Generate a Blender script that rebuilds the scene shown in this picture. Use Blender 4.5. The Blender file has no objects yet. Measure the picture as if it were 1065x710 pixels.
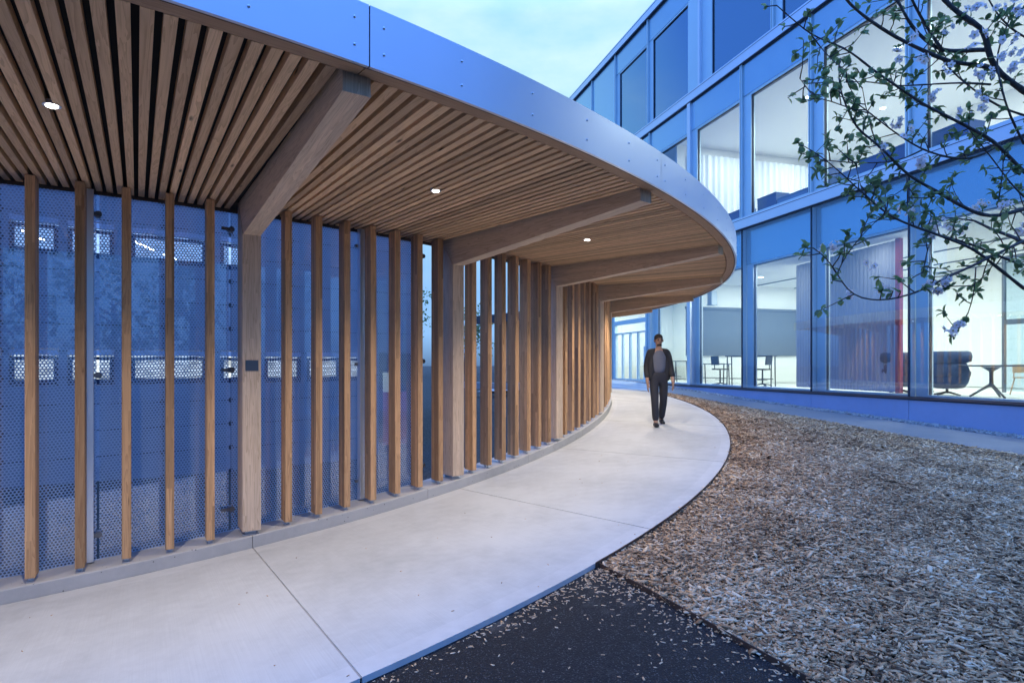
import bpy, bmesh, math, random
import numpy as np
from mathutils import Vector, Matrix
R = math.radians
C = bpy.context.scene.collection
scn = bpy.context.scene
random.seed(7); rng = np.random.default_rng(7)

# ------------------------------------------------------------------ camera
F, HZ, CX = 630.0, 380.0, 532.5          # focal length and horizon, in pixels of a 1065 wide picture
CZ = 1.87                                # eye height above the near path
cam = bpy.data.cameras.new('camera'); cam_o = bpy.data.objects.new('camera', cam); C.objects.link(cam_o)
cam.sensor_width = 36; cam.lens = F / 1065 * 36; cam.shift_y = 25 / 1065
cam.clip_start = 0.05; cam.clip_end = 3000
cam_o.location = (0, 0, CZ); cam_o.rotation_euler = (R(90), 0, 0)
scn.camera = cam_o

# ------------------------------------------------------------------ world: dusk sky with cloud
w = bpy.data.worlds.new('World'); scn.world = w; w.use_nodes = True
nt = w.node_tree; nt.nodes.clear()
def wn(t, **k):
    n = nt.nodes.new(t)
    for a, b in k.items(): setattr(n, a, b)
    return n
def wmath(op, a, b=None, clamp=False):
    n = wn('ShaderNodeMath', operation=op, use_clamp=clamp)
    for i, v in enumerate((a, b)):
        if v is None: continue
        if isinstance(v, (int, float)): n.inputs[i].default_value = v
        else: nt.links.new(v, n.inputs[i])
    return n.outputs[0]
def wmix(fac, a, b, bt='MIX'):
    n = wn('ShaderNodeMixRGB', blend_type=bt)
    for i, v in enumerate((fac, a, b)):
        if isinstance(v, (int, float)): n.inputs[i].default_value = v
        elif isinstance(v, tuple): n.inputs[i].default_value = (*v, 1)
        else: nt.links.new(v, n.inputs[i])
    return n.outputs[0]
sky = wn('ShaderNodeTexSky', sky_type='NISHITA'); sky.sun_disc = False
sky.sun_elevation = R(4); sky.sun_rotation = R(35); sky.air_density = 1.0; sky.ozone_density = 3.0; sky.dust_density = 0.3
tc = wn('ShaderNodeTexCoord'); sep = wn('ShaderNodeSeparateXYZ'); nt.links.new(tc.outputs['Generated'], sep.inputs[0])
vx, vy, vz = sep.outputs
SKY_GAIN = 1.0
blue = wmix(1.0, sky.outputs[0], (0.035, 0.06, 0.12), 'MULTIPLY')
base = wmix(1.0, blue, (0.088, 0.245, 0.77), 'ADD')
nz = wn('ShaderNodeTexNoise'); nz.inputs['Scale'].default_value = 3.0; nz.inputs['Detail'].default_value = 7; nz.inputs['Roughness'].default_value = 0.55
mp = wn('ShaderNodeMapping'); mp.inputs['Scale'].default_value = (1, 1, 2.4); mp.inputs['Location'].default_value = (0.6, 0.2, 0.1)
nt.links.new(tc.outputs['Generated'], mp.inputs[0]); nt.links.new(mp.outputs[0], nz.inputs['Vector'])
# the bright cloud lies over the far side (where the sun went down); thinner elsewhere
side = wmath('MULTIPLY', wmath('SUBTRACT', vy, 0.58), 5.0, True)
cl = wmath('MULTIPLY', wmath('SUBTRACT', nz.outputs['Fac'], 0.33), 3.6, True)
cl_near = wmath('MULTIPLY', wmath('MULTIPLY', wmath('SUBTRACT', nz.outputs['Fac'], 0.44), 3.0, True), 0.55)
bright = wmix(cl, (0.33, 0.70, 0.98), (0.66, 0.92, 0.95))
back = wmix(cl_near, base, (0.30, 0.52, 0.95))
col = wmix(side, back, bright)
zen = wmath('ADD', 1.0, wmath('MULTIPLY', wmath('MULTIPLY', wmath('SUBTRACT', vz, 0.50), 2.6, True), 3.0))
zc = wn('ShaderNodeVectorMath', operation='SCALE'); nt.links.new(col, zc.inputs[0]); nt.links.new(zen, zc.inputs['Scale']); col = zc.outputs[0]
hz = wmath('SUBTRACT', 1.0, wmath('MULTIPLY', wmath('SUBTRACT', vz, 0.12), 4.5, True), True)
col = wmix(wmath('MULTIPLY', hz, 0.75), col, (0.16, 0.42, 0.92))
low = wmath('MULTIPLY', wmath('ADD', vz, 0.02), 14.0, True)
col = wmix(low, (0.05, 0.09, 0.2), col)
bg = wn('ShaderNodeBackground'); bg.inputs['Strength'].default_value = 1.0
out = wn('ShaderNodeOutputWorld'); nt.links.new(col, bg.inputs[0]); nt.links.new(bg.outputs[0], out.inputs[0])
# after-glow: a very weak, very wide sun from the far side
sun = bpy.data.lights.new('sun', 'SUN'); sun.energy = 0.10; sun.angle = R(25); sun.color = (1, 0.86, 0.72)
sun_o = bpy.data.objects.new('sun', sun); C.objects.link(sun_o); sun_o.rotation_euler = (R(62), 0, R(180 - 35))

scn.view_settings.view_transform = 'Standard'; scn.view_settings.look = 'None'
scn.view_settings.gamma = 1; scn.view_settings.exposure = 0.12; scn.view_settings.use_curve_mapping = False
scn.cycles.use_denoising = True
scn.cycles.max_bounces = 8; scn.cycles.transparent_max_bounces = 16; scn.cycles.sample_clamp_indirect = 4.0
scn.cycles.caustics_reflective = False; scn.cycles.caustics_refractive = False

# ------------------------------------------------------------------ helpers
def P(px, y, D): return Vector(((px - CX) / F * D, D, CZ + (HZ - y) / F * D))
def PZ(px, y, z):
    D = (CZ - z) * F / (y - HZ); return Vector(((px - CX) / F * D, D, z))

class MB:
    """collects shapes with uv (metres) and a random value per piece; build() links ONE mesh object"""
    def __init__(s): s.v = []; s.f = []; s.uv = []; s.r = []; s.m = []
    def quad(s, pts, uv=None, r=0.5, m=0):
        n = len(s.v); s.v += [tuple(p) for p in pts]; s.f.append(tuple(range(n, n + len(pts))))
        s.uv.append(uv if uv else [(0, 0)] * len(pts)); s.r.append(r); s.m.append(m)
    def bar(s, p0, p1, wv, hv, p1w=None, p1h=None, r=None, m=0):
        """box from p0 to p1 (centres); wv, hv full cross vectors (optionally other ones at the end)"""
        p0 = Vector(p0); p1 = Vector(p1); wv = Vector(wv) / 2; hv = Vector(hv) / 2
        w1 = Vector(p1w) / 2 if p1w is not None else wv; h1 = Vector(p1h) / 2 if p1h is not None else hv
        r = random.random() if r is None else r
        a = [p0 - wv - hv, p0 + wv - hv, p0 + wv + hv, p0 - wv + hv]
        b = [p1 - w1 - h1, p1 + w1 - h1, p1 + w1 + h1, p1 - w1 + h1]
        L = (p1 - p0).length; W = 2 * wv.length; H_ = 2 * hv.length
        off = 0
        for i in range(4):
            j = (i + 1) % 4; d = W if i % 2 == 0 else H_
            s.quad([a[i], a[j], b[j], b[i]], [(0, off), (0, off + d), (L, off + d), (L, off)], r, m); off += d + 0.013
        s.quad([a[3], a[2], a[1], a[0]], [(0, 0), (0.02, W), (0.02 + H_ * .2, W), (H_ * .2, 0)], r, m)
        s.quad(b, [(0, 0), (0.02, W), (0.02 + H_ * .2, W), (H_ * .2, 0)], r, m)
    def box(s, c, size, rz=0, r=None, m=0):
        c = Vector(c); sx, sy, sz = size; co, si = math.cos(rz), math.sin(rz)
        s.bar(c - Vector((0, 0, sz / 2)), c + Vector((0, 0, sz / 2)), (co * sx, si * sx, 0), (-si * sy, co * sy, 0), r=r, m=m)
    def tube(s, pts, rad, n=8, r=None, m=0, cap=True):
        r = random.random() if r is None else r
        pts = [Vector(p) for p in pts]; rad = rad if isinstance(rad, (list, tuple)) else [rad] * len(pts)
        rings = []; L = 0; prev = None
        for i, p in enumerate(pts):
            t = (pts[min(i + 1, len(pts) - 1)] - pts[max(i - 1, 0)]).normalized()
            up = prev if prev is not None else (Vector((0, 0, 1)) if abs(t.z) < .9 else Vector((1, 0, 0)))
            x = t.cross(up)
            if x.length < 1e-5: x = t.orthogonal()
            x.normalize(); y = x.cross(t).normalized(); prev = y
            if i: L += (p - pts[i - 1]).length
            rings.append(([p + (x * math.cos(a) + y * math.sin(a)) * rad[i] for a in (2 * math.pi * k / n for k in range(n))], L))
        for (A, la), (B, lb) in zip(rings, rings[1:]):
            for k in range(n):
                j = (k + 1) % n
                s.quad([A[k], A[j], B[j], B[k]], [(la, k / n), (la, (k + 1) / n), (lb, (k + 1) / n), (lb, k / n)], r, m)
        if cap:
            s.quad(list(reversed(rings[0][0])), None, r, m); s.quad(rings[-1][0], None, r, m)
    def lathe(s, c, prof, n=16, m=0, r=0.5):
        c = Vector(c); rings = [[c + Vector((rr * math.cos(2 * math.pi * k / n), rr * math.sin(2 * math.pi * k / n), z)) for k in range(n)] for rr, z in prof]
        for A, B in zip(rings, rings[1:]):
            for k in range(n):
                j = (k + 1) % n; s.quad([A[k], A[j], B[j], B[k]], None, r, m)
        s.quad(list(reversed(rings[0])), None, r, m); s.quad(rings[-1], None, r, m)
    def strip(s, A, B, r=0.5, m=0, uv0=0.0):
        """ruled sheet between two equally long point lists"""
        L = uv0
        for i in range(len(A) - 1):
            d = (Vector(A[i + 1]) - Vector(A[i])).length; W = (Vector(B[i]) - Vector(A[i])).length
            s.quad([A[i], A[i + 1], B[i + 1], B[i]], [(L, 0), (L + d, 0), (L + d, W), (L, W)], r, m); L += d
    def build(s, name, mats, parent=None, smooth=False, merge=True, bevel=0):
        me = bpy.data.meshes.new(name); me.from_pydata(s.v, [], s.f)
        uvl = me.uv_layers.new(name='UVMap'); flat = [c for f in s.uv for p in f for c in p]; uvl.data.foreach_set('uv', flat)
        at = me.attributes.new('rnd', 'FLOAT', 'FACE'); at.data.foreach_set('value', s.r)
        mats = mats if isinstance(mats, (list, tuple)) else [mats]
        for m_ in mats: me.materials.append(m_)
        me.polygons.foreach_set('material_index', s.m)
        if merge and (smooth or bevel):
            bm = bmesh.new(); bm.from_mesh(me); bmesh.ops.remove_doubles(bm, verts=bm.verts, dist=1e-5); bm.to_mesh(me); bm.free()
        if smooth: me.polygons.foreach_set('use_smooth', [True] * len(me.polygons))
        o = bpy.data.objects.new(name, me); C.objects.link(o)
        if parent: o.parent = parent; o.matrix_parent_inverse = Matrix.Translation(-parent.location) if parent.type == 'EMPTY' and parent.parent is None and parent.rotation_euler.z == 0 else Matrix.Identity(4)
        if bevel:
            b = o.modifiers.new('bevel', 'BEVEL'); b.width = bevel; b.segments = 2; b.limit_method = 'ANGLE'
        me.update(); return o

def tag(o, label=None, cat=None, group=None, kind=None):
    if label: o['label'] = label
    if cat: o['category'] = cat
    if group: o['group'] = group
    if kind: o['kind'] = kind
    return o
def thing(name, label, cat, loc=(0, 0, 0), group=None):
    o = bpy.data.objects.new(name, None); C.objects.link(o); o.location = loc; o.empty_display_size = 0.2
    return tag(o, label, cat, group)
def copy_tree(o, parent=None):
    c = o.copy(); C.objects.link(c)
    if parent: c.parent = parent
    for ch in list(o.children): copy_tree(ch, c)
    return c

# ------------------------------------------------------------------ materials
class NT:
    def __init__(s, name):
        s.m = bpy.data.materials.new(name); s.m.use_nodes = True; s.t = s.m.node_tree; s.t.nodes.clear()
        s.o = s.n('ShaderNodeOutputMaterial')
    def n(s, t, **k):
        x = s.t.nodes.new(t)
        for a, b in k.items(): setattr(x, a, b)
        return x
    def put(s, v, sock):
        if v is None: return
        if isinstance(v, (int, float)):
            sock.default_value = v if sock.type == 'VALUE' else ((v, v, v) if sock.type == 'VECTOR' else (v, v, v, 1))
        elif isinstance(v, tuple): sock.default_value = v if (sock.type == 'VECTOR' or len(v) == 4) else (*v, 1)
        else: s.t.links.new(v, sock)
    def math(s, op, a, b=None, c=None, clamp=False):
        x = s.n('ShaderNodeMath', operation=op, use_clamp=clamp)
        for i, v in enumerate((a, b, c)): s.put(v, x.inputs[i])
        return x.outputs[0]
    def mix(s, f, a, b, bt='MIX'):
        x = s.n('ShaderNodeMixRGB', blend_type=bt)
        for i, v in enumerate((f, a, b)): s.put(v, x.inputs[i])
        return x.outputs[0]
    def uv(s): return s.n('ShaderNodeTexCoord').outputs['UV']
    def obj(s): return s.n('ShaderNodeNewGeometry').outputs['Position']
    def rnd(s): return s.n('ShaderNodeAttribute', attribute_name='rnd').outputs['Fac']
    def vec(s, v, scale=(1, 1, 1), loc=None):
        x = s.n('ShaderNodeMapping'); s.put(v, x.inputs[0]); x.inputs['Scale'].default_value = scale
        if loc is not None: s.put(loc, x.inputs['Location'])
        return x.outputs[0]
    def noise(s, v, scale, detail=4, rough=0.55, dist=0.0):
        x = s.n('ShaderNodeTexNoise'); s.put(v, x.inputs['Vector']); x.inputs['Scale'].default_value = scale
        x.inputs['Detail'].default_value = detail; x.inputs['Roughness'].default_value = rough; x.inputs['Distortion'].default_value = dist
        return x.outputs['Fac']
    def ramp(s, f, stops):
        x = s.n('ShaderNodeValToRGB'); s.put(f, x.inputs[0]); e = x.color_ramp.elements
        while len(e) < len(stops): e.new(0.5)
        for i, (p, c) in enumerate(stops): e[i].position = p; e[i].color = (*c, 1) if isinstance(c, tuple) else (c, c, c, 1)
        return x.outputs[0]
    def bump(s, h, st=0.3, d=0.01):
        x = s.n('ShaderNodeBump'); s.put(h, x.inputs['Height']); x.inputs['Strength'].default_value = st; x.inputs['Distance'].default_value = d
        return x.outputs[0]
    def bsdf(s, col, rough=0.6, metal=0.0, normal=None, spec=0.5, emit=None, es=0.0):
        b = s.n('ShaderNodeBsdfPrincipled'); s.put(col, b.inputs['Base Color']); s.put(rough, b.inputs['Roughness']); s.put(metal, b.inputs['Metallic'])
        b.inputs['Specular IOR Level'].default_value = spec
        if normal is not None: s.put(normal, b.inputs['Normal'])
        if emit is not None: s.put(emit, b.inputs['Emission Color']); b.inputs['Emission Strength'].default_value = es
        return b.outputs[0]
    def done(s, sh): s.put(sh, s.o.inputs[0]); return s.m

def plain(name, col, rough=0.6, metal=0.0, var=0.08, scale=6.0, spec=0.5):
    t = NT(name); n = t.noise(t.obj(), scale, 5)
    c = t.mix(t.math('MULTIPLY', n, 1.0), tuple(x * (1 - var) for x in col), tuple(min(1, x * (1 + var)) for x in col))
    r = t.math('ADD', t.math('MULTIPLY', n, 0.15), rough - 0.07)
    return t.done(t.bsdf(c, r, metal, spec=spec))

def wood(name, dark, light, lam=0.045, seg=1.3, knots=True, var=0.5, rough=0.6):
    t = NT(name); uv = t.uv(); rn = t.rnd()
    sx = t.n('ShaderNodeSeparateXYZ'); t.put(uv, sx.inputs[0]); u, v = sx.outputs[0], sx.outputs[1]
    lid = t.math('FLOOR', t.math('DIVIDE', v, lam))
    us = t.math('ADD', u, t.math('ADD', t.math('MULTIPLY', lid, 0.71), t.math('MULTIPLY', rn, 9.0)))
    sid = t.math('FLOOR', t.math('DIVIDE', us, seg))
    cb = t.n('ShaderNodeCombineXYZ'); t.put(lid, cb.inputs[0]); t.put(sid, cb.inputs[1]); t.put(t.math('MULTIPLY', rn, 77.0), cb.inputs[2])
    wnz = t.n('ShaderNodeTexWhiteNoise'); t.put(cb.outputs[0], wnz.inputs[0])
    loc = t.n('ShaderNodeCombineXYZ'); t.put(t.math('MULTIPLY', rn, 31.0), loc.inputs[0]); t.put(t.math('MULTIPLY', wnz.outputs[0], 7.0), loc.inputs[1])
    vv = t.vec(uv, (0.55, 11.0, 1), loc.outputs[0])
    g1 = t.noise(vv, 1.6, 3, 0.5, 0.6)
    ring = t.math('FRACT', t.math('MULTIPLY', g1, 9.0))
    ring = t.math('POWER', ring, 2.2)
    fine = t.noise(t.vec(uv, (3.0, 260.0, 1), loc.outputs[0]), 1.0, 3)
    h = t.math('ADD', t.math('MULTIPLY', ring, 0.45), t.math('MULTIPLY', fine, 0.5))
    c = t.ramp(h, [(0.12, light), (0.95, dark)])
    tone = t.math('ADD', 1.0 - var / 2, t.math('MULTIPLY', t.math('ADD', t.math('MULTIPLY', wnz.outputs[0], 0.6), t.math('MULTIPLY', rn, 0.4)), var))
    c = t.mix(1.0, c, t.n('ShaderNodeCombineXYZ').outputs[0], 'MULTIPLY') if False else c
    cc = t.n('ShaderNodeVectorMath', operation='SCALE'); t.put(c, cc.inputs[0]); t.put(tone, cc.inputs['Scale']); c = cc.outputs[0]
    if knots:
        vo = t.n('ShaderNodeTexVoronoi'); t.put(t.vec(uv, (1.6, 7.0, 1), loc.outputs[0]), vo.inputs['Vector']); vo.inputs['Scale'].default_value = 1.0
        wk = t.n('ShaderNodeTexWhiteNoise'); t.put(vo.outputs['Color'], wk.inputs[0])
        k = t.math('MULTIPLY', t.math('LESS_THAN', wk.outputs[0], 0.34), t.math('SUBTRACT', 1.0, t.math('DIVIDE', vo.outputs['Distance'], 0.10), clamp=True))
        c = t.mix(t.math('MULTIPLY', k, 1.3, clamp=True), c, tuple(x * 0.22 for x in dark))
    return t.done(t.bsdf(c, rough, normal=t.bump(h, 0.12, 0.004), spec=0.35))

M = {}
M['post'] = wood('post_timber', (0.34, 0.17, 0.078), (0.64, 0.385, 0.20), lam=0.04, seg=1.7, var=0.9)
M['slat'] = wood('slat_timber', (0.43, 0.245, 0.125), (0.74, 0.49, 0.285), lam=9.0, seg=50, var=0.7)
M['beam'] = wood('beam_timber', (0.42, 0.27, 0.165), (0.78, 0.60, 0.44), lam=0.05, seg=2.4, knots=False, var=0.22)
M['rim'] = wood('rim_timber', (0.30, 0.17, 0.095), (0.46, 0.29, 0.175), lam=9, seg=3.0, knots=False, var=0.2)

def concrete(name, col, rough=0.75, broom=0.0, pits=0.0, stain=0.25):
    t = NT(name); p = t.obj()
    a = t.noise(p, 0.9, 5, 0.6); b = t.noise(p, 7.0, 6, 0.65); d = t.noise(p, 160, 2)
    f = t.math('ADD', t.math('MULTIPLY', a, 0.6), t.math('ADD', t.math('MULTIPLY', b, 0.3), t.math('MULTIPLY', d, 0.1)))
    c = t.ramp(f, [(0.28, tuple(x * (1 - stain) for x in col)), (0.55, col), (0.75, tuple(min(1, x * (1 + stain * .35)) for x in col))])
    h = d
    if broom:
        uv = t.uv(); br = t.noise(t.vec(uv, (130, 1.6, 1)), 1.0, 2)
        h = t.math('ADD', t.math('MULTIPLY', d, 0.4), br)
        c = t.mix(t.math('MULTIPLY', br, broom), c, tuple(x * 0.72 for x in col))
    if pits:
        vo = t.n('ShaderNodeTexVoronoi'); t.put(p, vo.inputs['Vector']); vo.inputs['Scale'].default_value = 26
        wk = t.n('ShaderNodeTexWhiteNoise'); t.put(vo.outputs['Color'], wk.inputs[0])
        k = t.math('MULTIPLY', t.math('LESS_THAN', wk.outputs[0], pits), t.math('LESS_THAN', vo.outputs['Distance'], 0.16))
        c = t.mix(k, c, tuple(x * 0.3 for x in col))
    return t.done(t.bsdf(c, rough, normal=t.bump(h, 0.22, 0.003), spec=0.3))
M['path'] = concrete('path_concrete', (0.555, 0.565, 0.565), 0.8, broom=0.6, stain=0.36)
M['path_edge'] = concrete('path_trowelled_edge', (0.545, 0.55, 0.55), 0.8, stain=0.3)
M['kerb'] = concrete('kerb_concrete', (0.47, 0.46, 0.45), 0.8, pits=0.14, stain=0.25)
M['joint'] = plain('joint_sealant', (0.33, 0.32, 0.31), 0.8)
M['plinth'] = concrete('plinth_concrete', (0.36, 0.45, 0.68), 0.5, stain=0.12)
M['paving'] = concrete('strip_paving', (0.20, 0.21, 0.235), 0.8, stain=0.25)

def asphalt():
    t = NT('asphalt'); p = t.obj()
    vo = t.n('ShaderNodeTexVoronoi'); t.put(p, vo.inputs['Vector']); vo.inputs['Scale'].default_value = 95
    wk = t.n('ShaderNodeTexWhiteNoise'); t.put(vo.outputs['Color'], wk.inputs[0])
    st = t.math('MULTIPLY', wk.outputs[0], t.math('LESS_THAN', vo.outputs['Distance'], 0.42))
    c = t.ramp(st, [(0.0, (0.013, 0.014, 0.017)), (0.7, (0.040, 0.041, 0.046)), (0.97, (0.13, 0.13, 0.13))])
    n = t.noise(p, 1.7, 5, 0.6)
    pat = t.math('MULTIPLY', t.math('SUBTRACT', t.noise(p, 2.6, 4, 0.6), 0.60), 6.0, clamp=True)
    c = t.mix(t.math('MULTIPLY', n, 0.6), c, (0.016, 0.016, 0.018))
    c = t.mix(t.math('MULTIPLY', pat, 0.5), c, (0.13, 0.125, 0.12))
    return t.done(t.bsdf(c, 0.7, normal=t.bump(t.math('SUBTRACT', 1.0, vo.outputs['Distance']), 1.0, 0.008), spec=0.22))
M['asphalt'] = asphalt()

def soil(name, cols, scale=70):
    t = NT(name); p = t.obj()
    vo = t.n('ShaderNodeTexVoronoi'); t.put(t.vec(p, (1, 1, 0.6)), vo.inputs['Vector']); vo.inputs['Scale'].default_value = scale
    wk = t.n('ShaderNodeTexWhiteNoise'); t.put(vo.outputs['Color'], wk.inputs[0])
    c = t.ramp(wk.outputs[0], [(0.0, cols[0]), (0.5, cols[1]), (1.0, cols[2])])
    c = t.mix(t.math('MULTIPLY', t.noise(p, 0.8, 4), 0.5), c, cols[0])
    return t.done(t.bsdf(c, 0.85, normal=t.bump(t.math('SUBTRACT', 1.0, vo.outputs['Distance']), 0.8, 0.02), spec=0.2))
M['mulch'] = soil('mulch_bed', ((0.05, 0.036, 0.026), (0.15, 0.11, 0.08), (0.26, 0.20, 0.15)))
M['ground'] = soil('gravelly_soil', ((0.035, 0.032, 0.028), (0.085, 0.078, 0.07), (0.15, 0.14, 0.125)), 45)

def chips():
    t = NT('wood_chip'); rn = t.rnd()
    c = t.ramp(rn, [(0.0, (0.09, 0.048, 0.026)), (0.22, (0.34, 0.19, 0.095)), (0.5, (0.62, 0.385, 0.205)), (0.8, (0.78, 0.53, 0.315)), (1.0, (0.88, 0.71, 0.50))])
    g = t.noise(t.obj(), 120, 2); c = t.mix(t.math('MULTIPLY', g, 0.35), c, (0.13, 0.09, 0.065))
    return t.done(t.bsdf(c, 0.75, spec=0.3))
M['chip'] = chips()
M['pebble'] = soil('pebble', ((0.25, 0.24, 0.23), (0.42, 0.41, 0.39), (0.62, 0.61, 0.58)), 20)

def metal(name, col, rough, metallic=1.0, var=0.05):
    t = NT(name); p = t.obj(); n = t.noise(p, 2.0, 4)
    r = t.math('ADD', rough - 0.04, t.math('MULTIPLY', n, 0.08))
    c = t.mix(n, tuple(x * (1 - var) for x in col), tuple(min(1, x * (1 + var)) for x in col))
    return t.done(t.bsdf(c, r, metallic))
M['fascia'] = metal('fascia_sheet', (0.74, 0.80, 0.92), 0.335, 0.9, 0.02)
M['alu'] = metal('pale_aluminium', (0.80, 0.84, 0.92), 0.36, 0.85)
M['frame'] = metal('blue_grey_frame', (0.66, 0.82, 0.88), 0.42, 0.5)
M['frame_dark'] = plain('dark_gasket', (0.035, 0.045, 0.075), 0.4)
M['panel'] = metal('coated_panel', (0.50, 0.70, 0.80), 0.2, 0.75, 0.03)
M['steel'] = plain('galvanised_steel', (0.55, 0.57, 0.60), 0.45, 0.6)
M['rust'] = plain('weathered_steel', (0.085, 0.052, 0.038), 0.7, 0.3, 0.4, 14)
M['black'] = plain('black_felt', (0.012, 0.012, 0.013), 0.9)
M['white_wall'] = plain('white_wall', (0.82, 0.83, 0.80), 0.8, var=0.02)
M['ceiling'] = plain('white_ceiling', (0.84, 0.85, 0.84), 0.85, var=0.02)
M['floor_in'] = plain('pale_floor', (0.66, 0.66, 0.63), 0.35, var=0.04)
M['dark_in'] = plain('unlit_room', (0.10, 0.13, 0.2), 0.8)
M['roof'] = plain('roof_membrane', (0.10, 0.10, 0.105), 0.9)

def glass(name, tint=(0.80, 0.90, 0.98), k=1.6, add=0.08, rough=0.0, gcol=(0.92, 0.96, 1.0)):
    t = NT(name); lw = t.n('ShaderNodeLayerWeight'); lw.inputs['Blend'].default_value = 0.5
    f = t.math('ADD', t.math('MULTIPLY', t.math('POWER', lw.outputs['Facing'], 4.0), k * .5), add, clamp=True)
    tr = t.n('ShaderNodeBsdfTransparent'); t.put(tint, tr.inputs[0])
    gl = t.n('ShaderNodeBsdfGlossy'); t.put(gcol, gl.inputs[0]); gl.inputs['Roughness'].default_value = rough
    mx = t.n('ShaderNodeMixShader'); t.put(f, mx.inputs[0]); t.put(tr.outputs[0], mx.inputs[1]); t.put(gl.outputs[0], mx.inputs[2])
    return t.done(mx.outputs[0])
M['glass'] = glass('window_glass')
M['glass_in'] = glass('inner_glass', (.92, .96, .99), .8, .03)
M['glass_dark'] = glass('coated_glass', (0.35, 0.45, 0.6), 1.6, 0.5, 0.0, (0.66, 0.86, 0.96))

def dotted():
    t = NT('dot_printed_glass'); uv = t.uv(); pitch = 0.0265
    sx = t.n('ShaderNodeSeparateXYZ'); t.put(uv, sx.inputs[0])
    row = t.math('DIVIDE', sx.outputs[1], pitch * 0.866); rid = t.math('FLOOR', row)
    u = t.math('ADD', t.math('DIVIDE', sx.outputs[0], pitch), t.math('MULTIPLY', t.math('MODULO', rid, 2.0), 0.5))
    du = t.math('SUBTRACT', t.math('FRACT', u), 0.5); dv = t.math('MULTIPLY', t.math('SUBTRACT', t.math('FRACT', row), 0.5), 0.866)
    d = t.math('SQRT', t.math('ADD', t.math('MULTIPLY', du, du), t.math('MULTIPLY', dv, dv)))
    hole = t.math('LESS_THAN', d, 0.33)
    tr = t.n('ShaderNodeBsdfTransparent'); t.put((0.70, 0.78, 0.90), tr.inputs[0])
    gl = t.n('ShaderNodeBsdfGlossy'); gl.inputs['Roughness'].default_value = 0.02
    lw = t.n('ShaderNodeLayerWeight'); lw.inputs['Blend'].default_value = 0.5
    f = t.math('ADD', t.math('MULTIPLY', t.math('POWER', lw.outputs['Facing'], 4.0), .9), 0.18, clamp=True)
    web = t.bsdf((0.35, 0.45, 0.61), 0.3, 0.1)
    trl = t.n('ShaderNodeBsdfTranslucent'); t.put((0.60, 0.74, 0.92), trl.inputs[0])
    web2 = t.n('ShaderNodeMixShader'); web2.inputs[0].default_value = 0.42; t.put(web, web2.inputs[1]); t.put(trl.outputs[0], web2.inputs[2])
    m1 = t.n('ShaderNodeMixShader'); t.put(hole, m1.inputs[0]); t.put(web2.outputs[0], m1.inputs[1]); t.put(tr.outputs[0], m1.inputs[2])
    m2 = t.n('ShaderNodeMixShader'); t.put(f, m2.inputs[0]); t.put(m1.outputs[0], m2.inputs[1]); t.put(gl.outputs[0], m2.inputs[2])
    return t.done(m2.outputs[0])
M['dotted'] = dotted()

def emitter(name, col, s):
    t = NT(name); e = t.n('ShaderNodeEmission'); t.put(col, e.inputs[0]); e.inputs[1].default_value = s
    return t.done(e.outputs[0])
M['lamp'] = emitter('lamp_disc', (1, 0.95, 0.86), 18)
M['tube'] = emitter('tube_lamp', (1, 0.97, 0.9), 14)

# ------------------------------------------------------------------ plan of the covered walk (units of K = ceiling height above the eye)
K = 1.55
C1 = np.array([-6.44, 8.95]) * K
RF, RS, RP = 9.15 * K, 9.06 * K, 9.09 * K      # fascia, slat ends, path edge
CEIL = CZ + K
def bang(t): return -49.3 + 12.0 * t           # outer angle of bay parameter t
def phang(t): return bang(t) + float(np.interp(t, [-3, -2, -1, 0, 1, 2, 3], [0.0, 0.0, 0.4, 2.2, 3.2, 3.6, 3.6]))
_rp = np.polyfit([-56, -49, -36, -23, -8.6], [7.0, 7.07, 7.22, 7.42, 7.70], 2)
def rin(ph):
    p = min(max(ph, -75), 6); return float(np.polyval(_rp, p)) * K
def pol(ang, r): return np.array([C1[0] + r * math.cos(R(ang)), C1[1] + r * math.sin(R(ang))])
def outer(t, r=RS): return pol(bang(t), r)
def inner(t, d=0.0):                            # d metres behind (away from the path) of the post fronts
    ph = phang(t); return pol(ph, rin(ph) - d)
_zo = np.polyfit([-49.2, -44.6, -41, -36.1, -25.5, -18.4, -9.2, 1.3, 10.9], np.array([-1.54, -1.46, -1.39, -1.325, -1.175, -1.08, -.94, -.79, -.70]) * 1.069, 2)
_zi = np.polyfit([-55.9, -50.7, -45.2, -33.8, -26, -18.5, -13], np.array([-1.746, -1.689, -1.608, -1.418, -1.30, -1.17, -1.06]) * 1.069, 2)
def zo(t): return max(min(float(np.polyval(_zo, min(max(bang(t), -75), 16))), -0.72), -1.95) + CZ
def zi(t): return max(min(float(np.polyval(_zi, min(max(phang(t), -68), 10))), -0.74), -1.95) + CZ
def v3(p, z): return Vector((p[0], p[1], z))
T0, T1 = -2.5, 7.5

# glass building frame: origin on its front, u to the right along the front, w inwards
FO = np.array([9.56, 14.6]); EU = np.array([0.2825, -0.9593]); EI = np.array([0.9593, 0.2825])
def FP(u, wv, z): p = FO + EU * u + EI * wv; return Vector((p[0], p[1], z))
SILL = CZ - 0.748
U = [3.11 * k for k in range(-9, 5)]

def zbase(D): return CZ + float(np.interp(D, [-8, 4, 12.16, 14.6, 19.27, 23.6, 28, 60], [-1.75, -1.62, -1.438, -1.344, -1.193, -0.95, -0.745, -0.745]))
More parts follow.
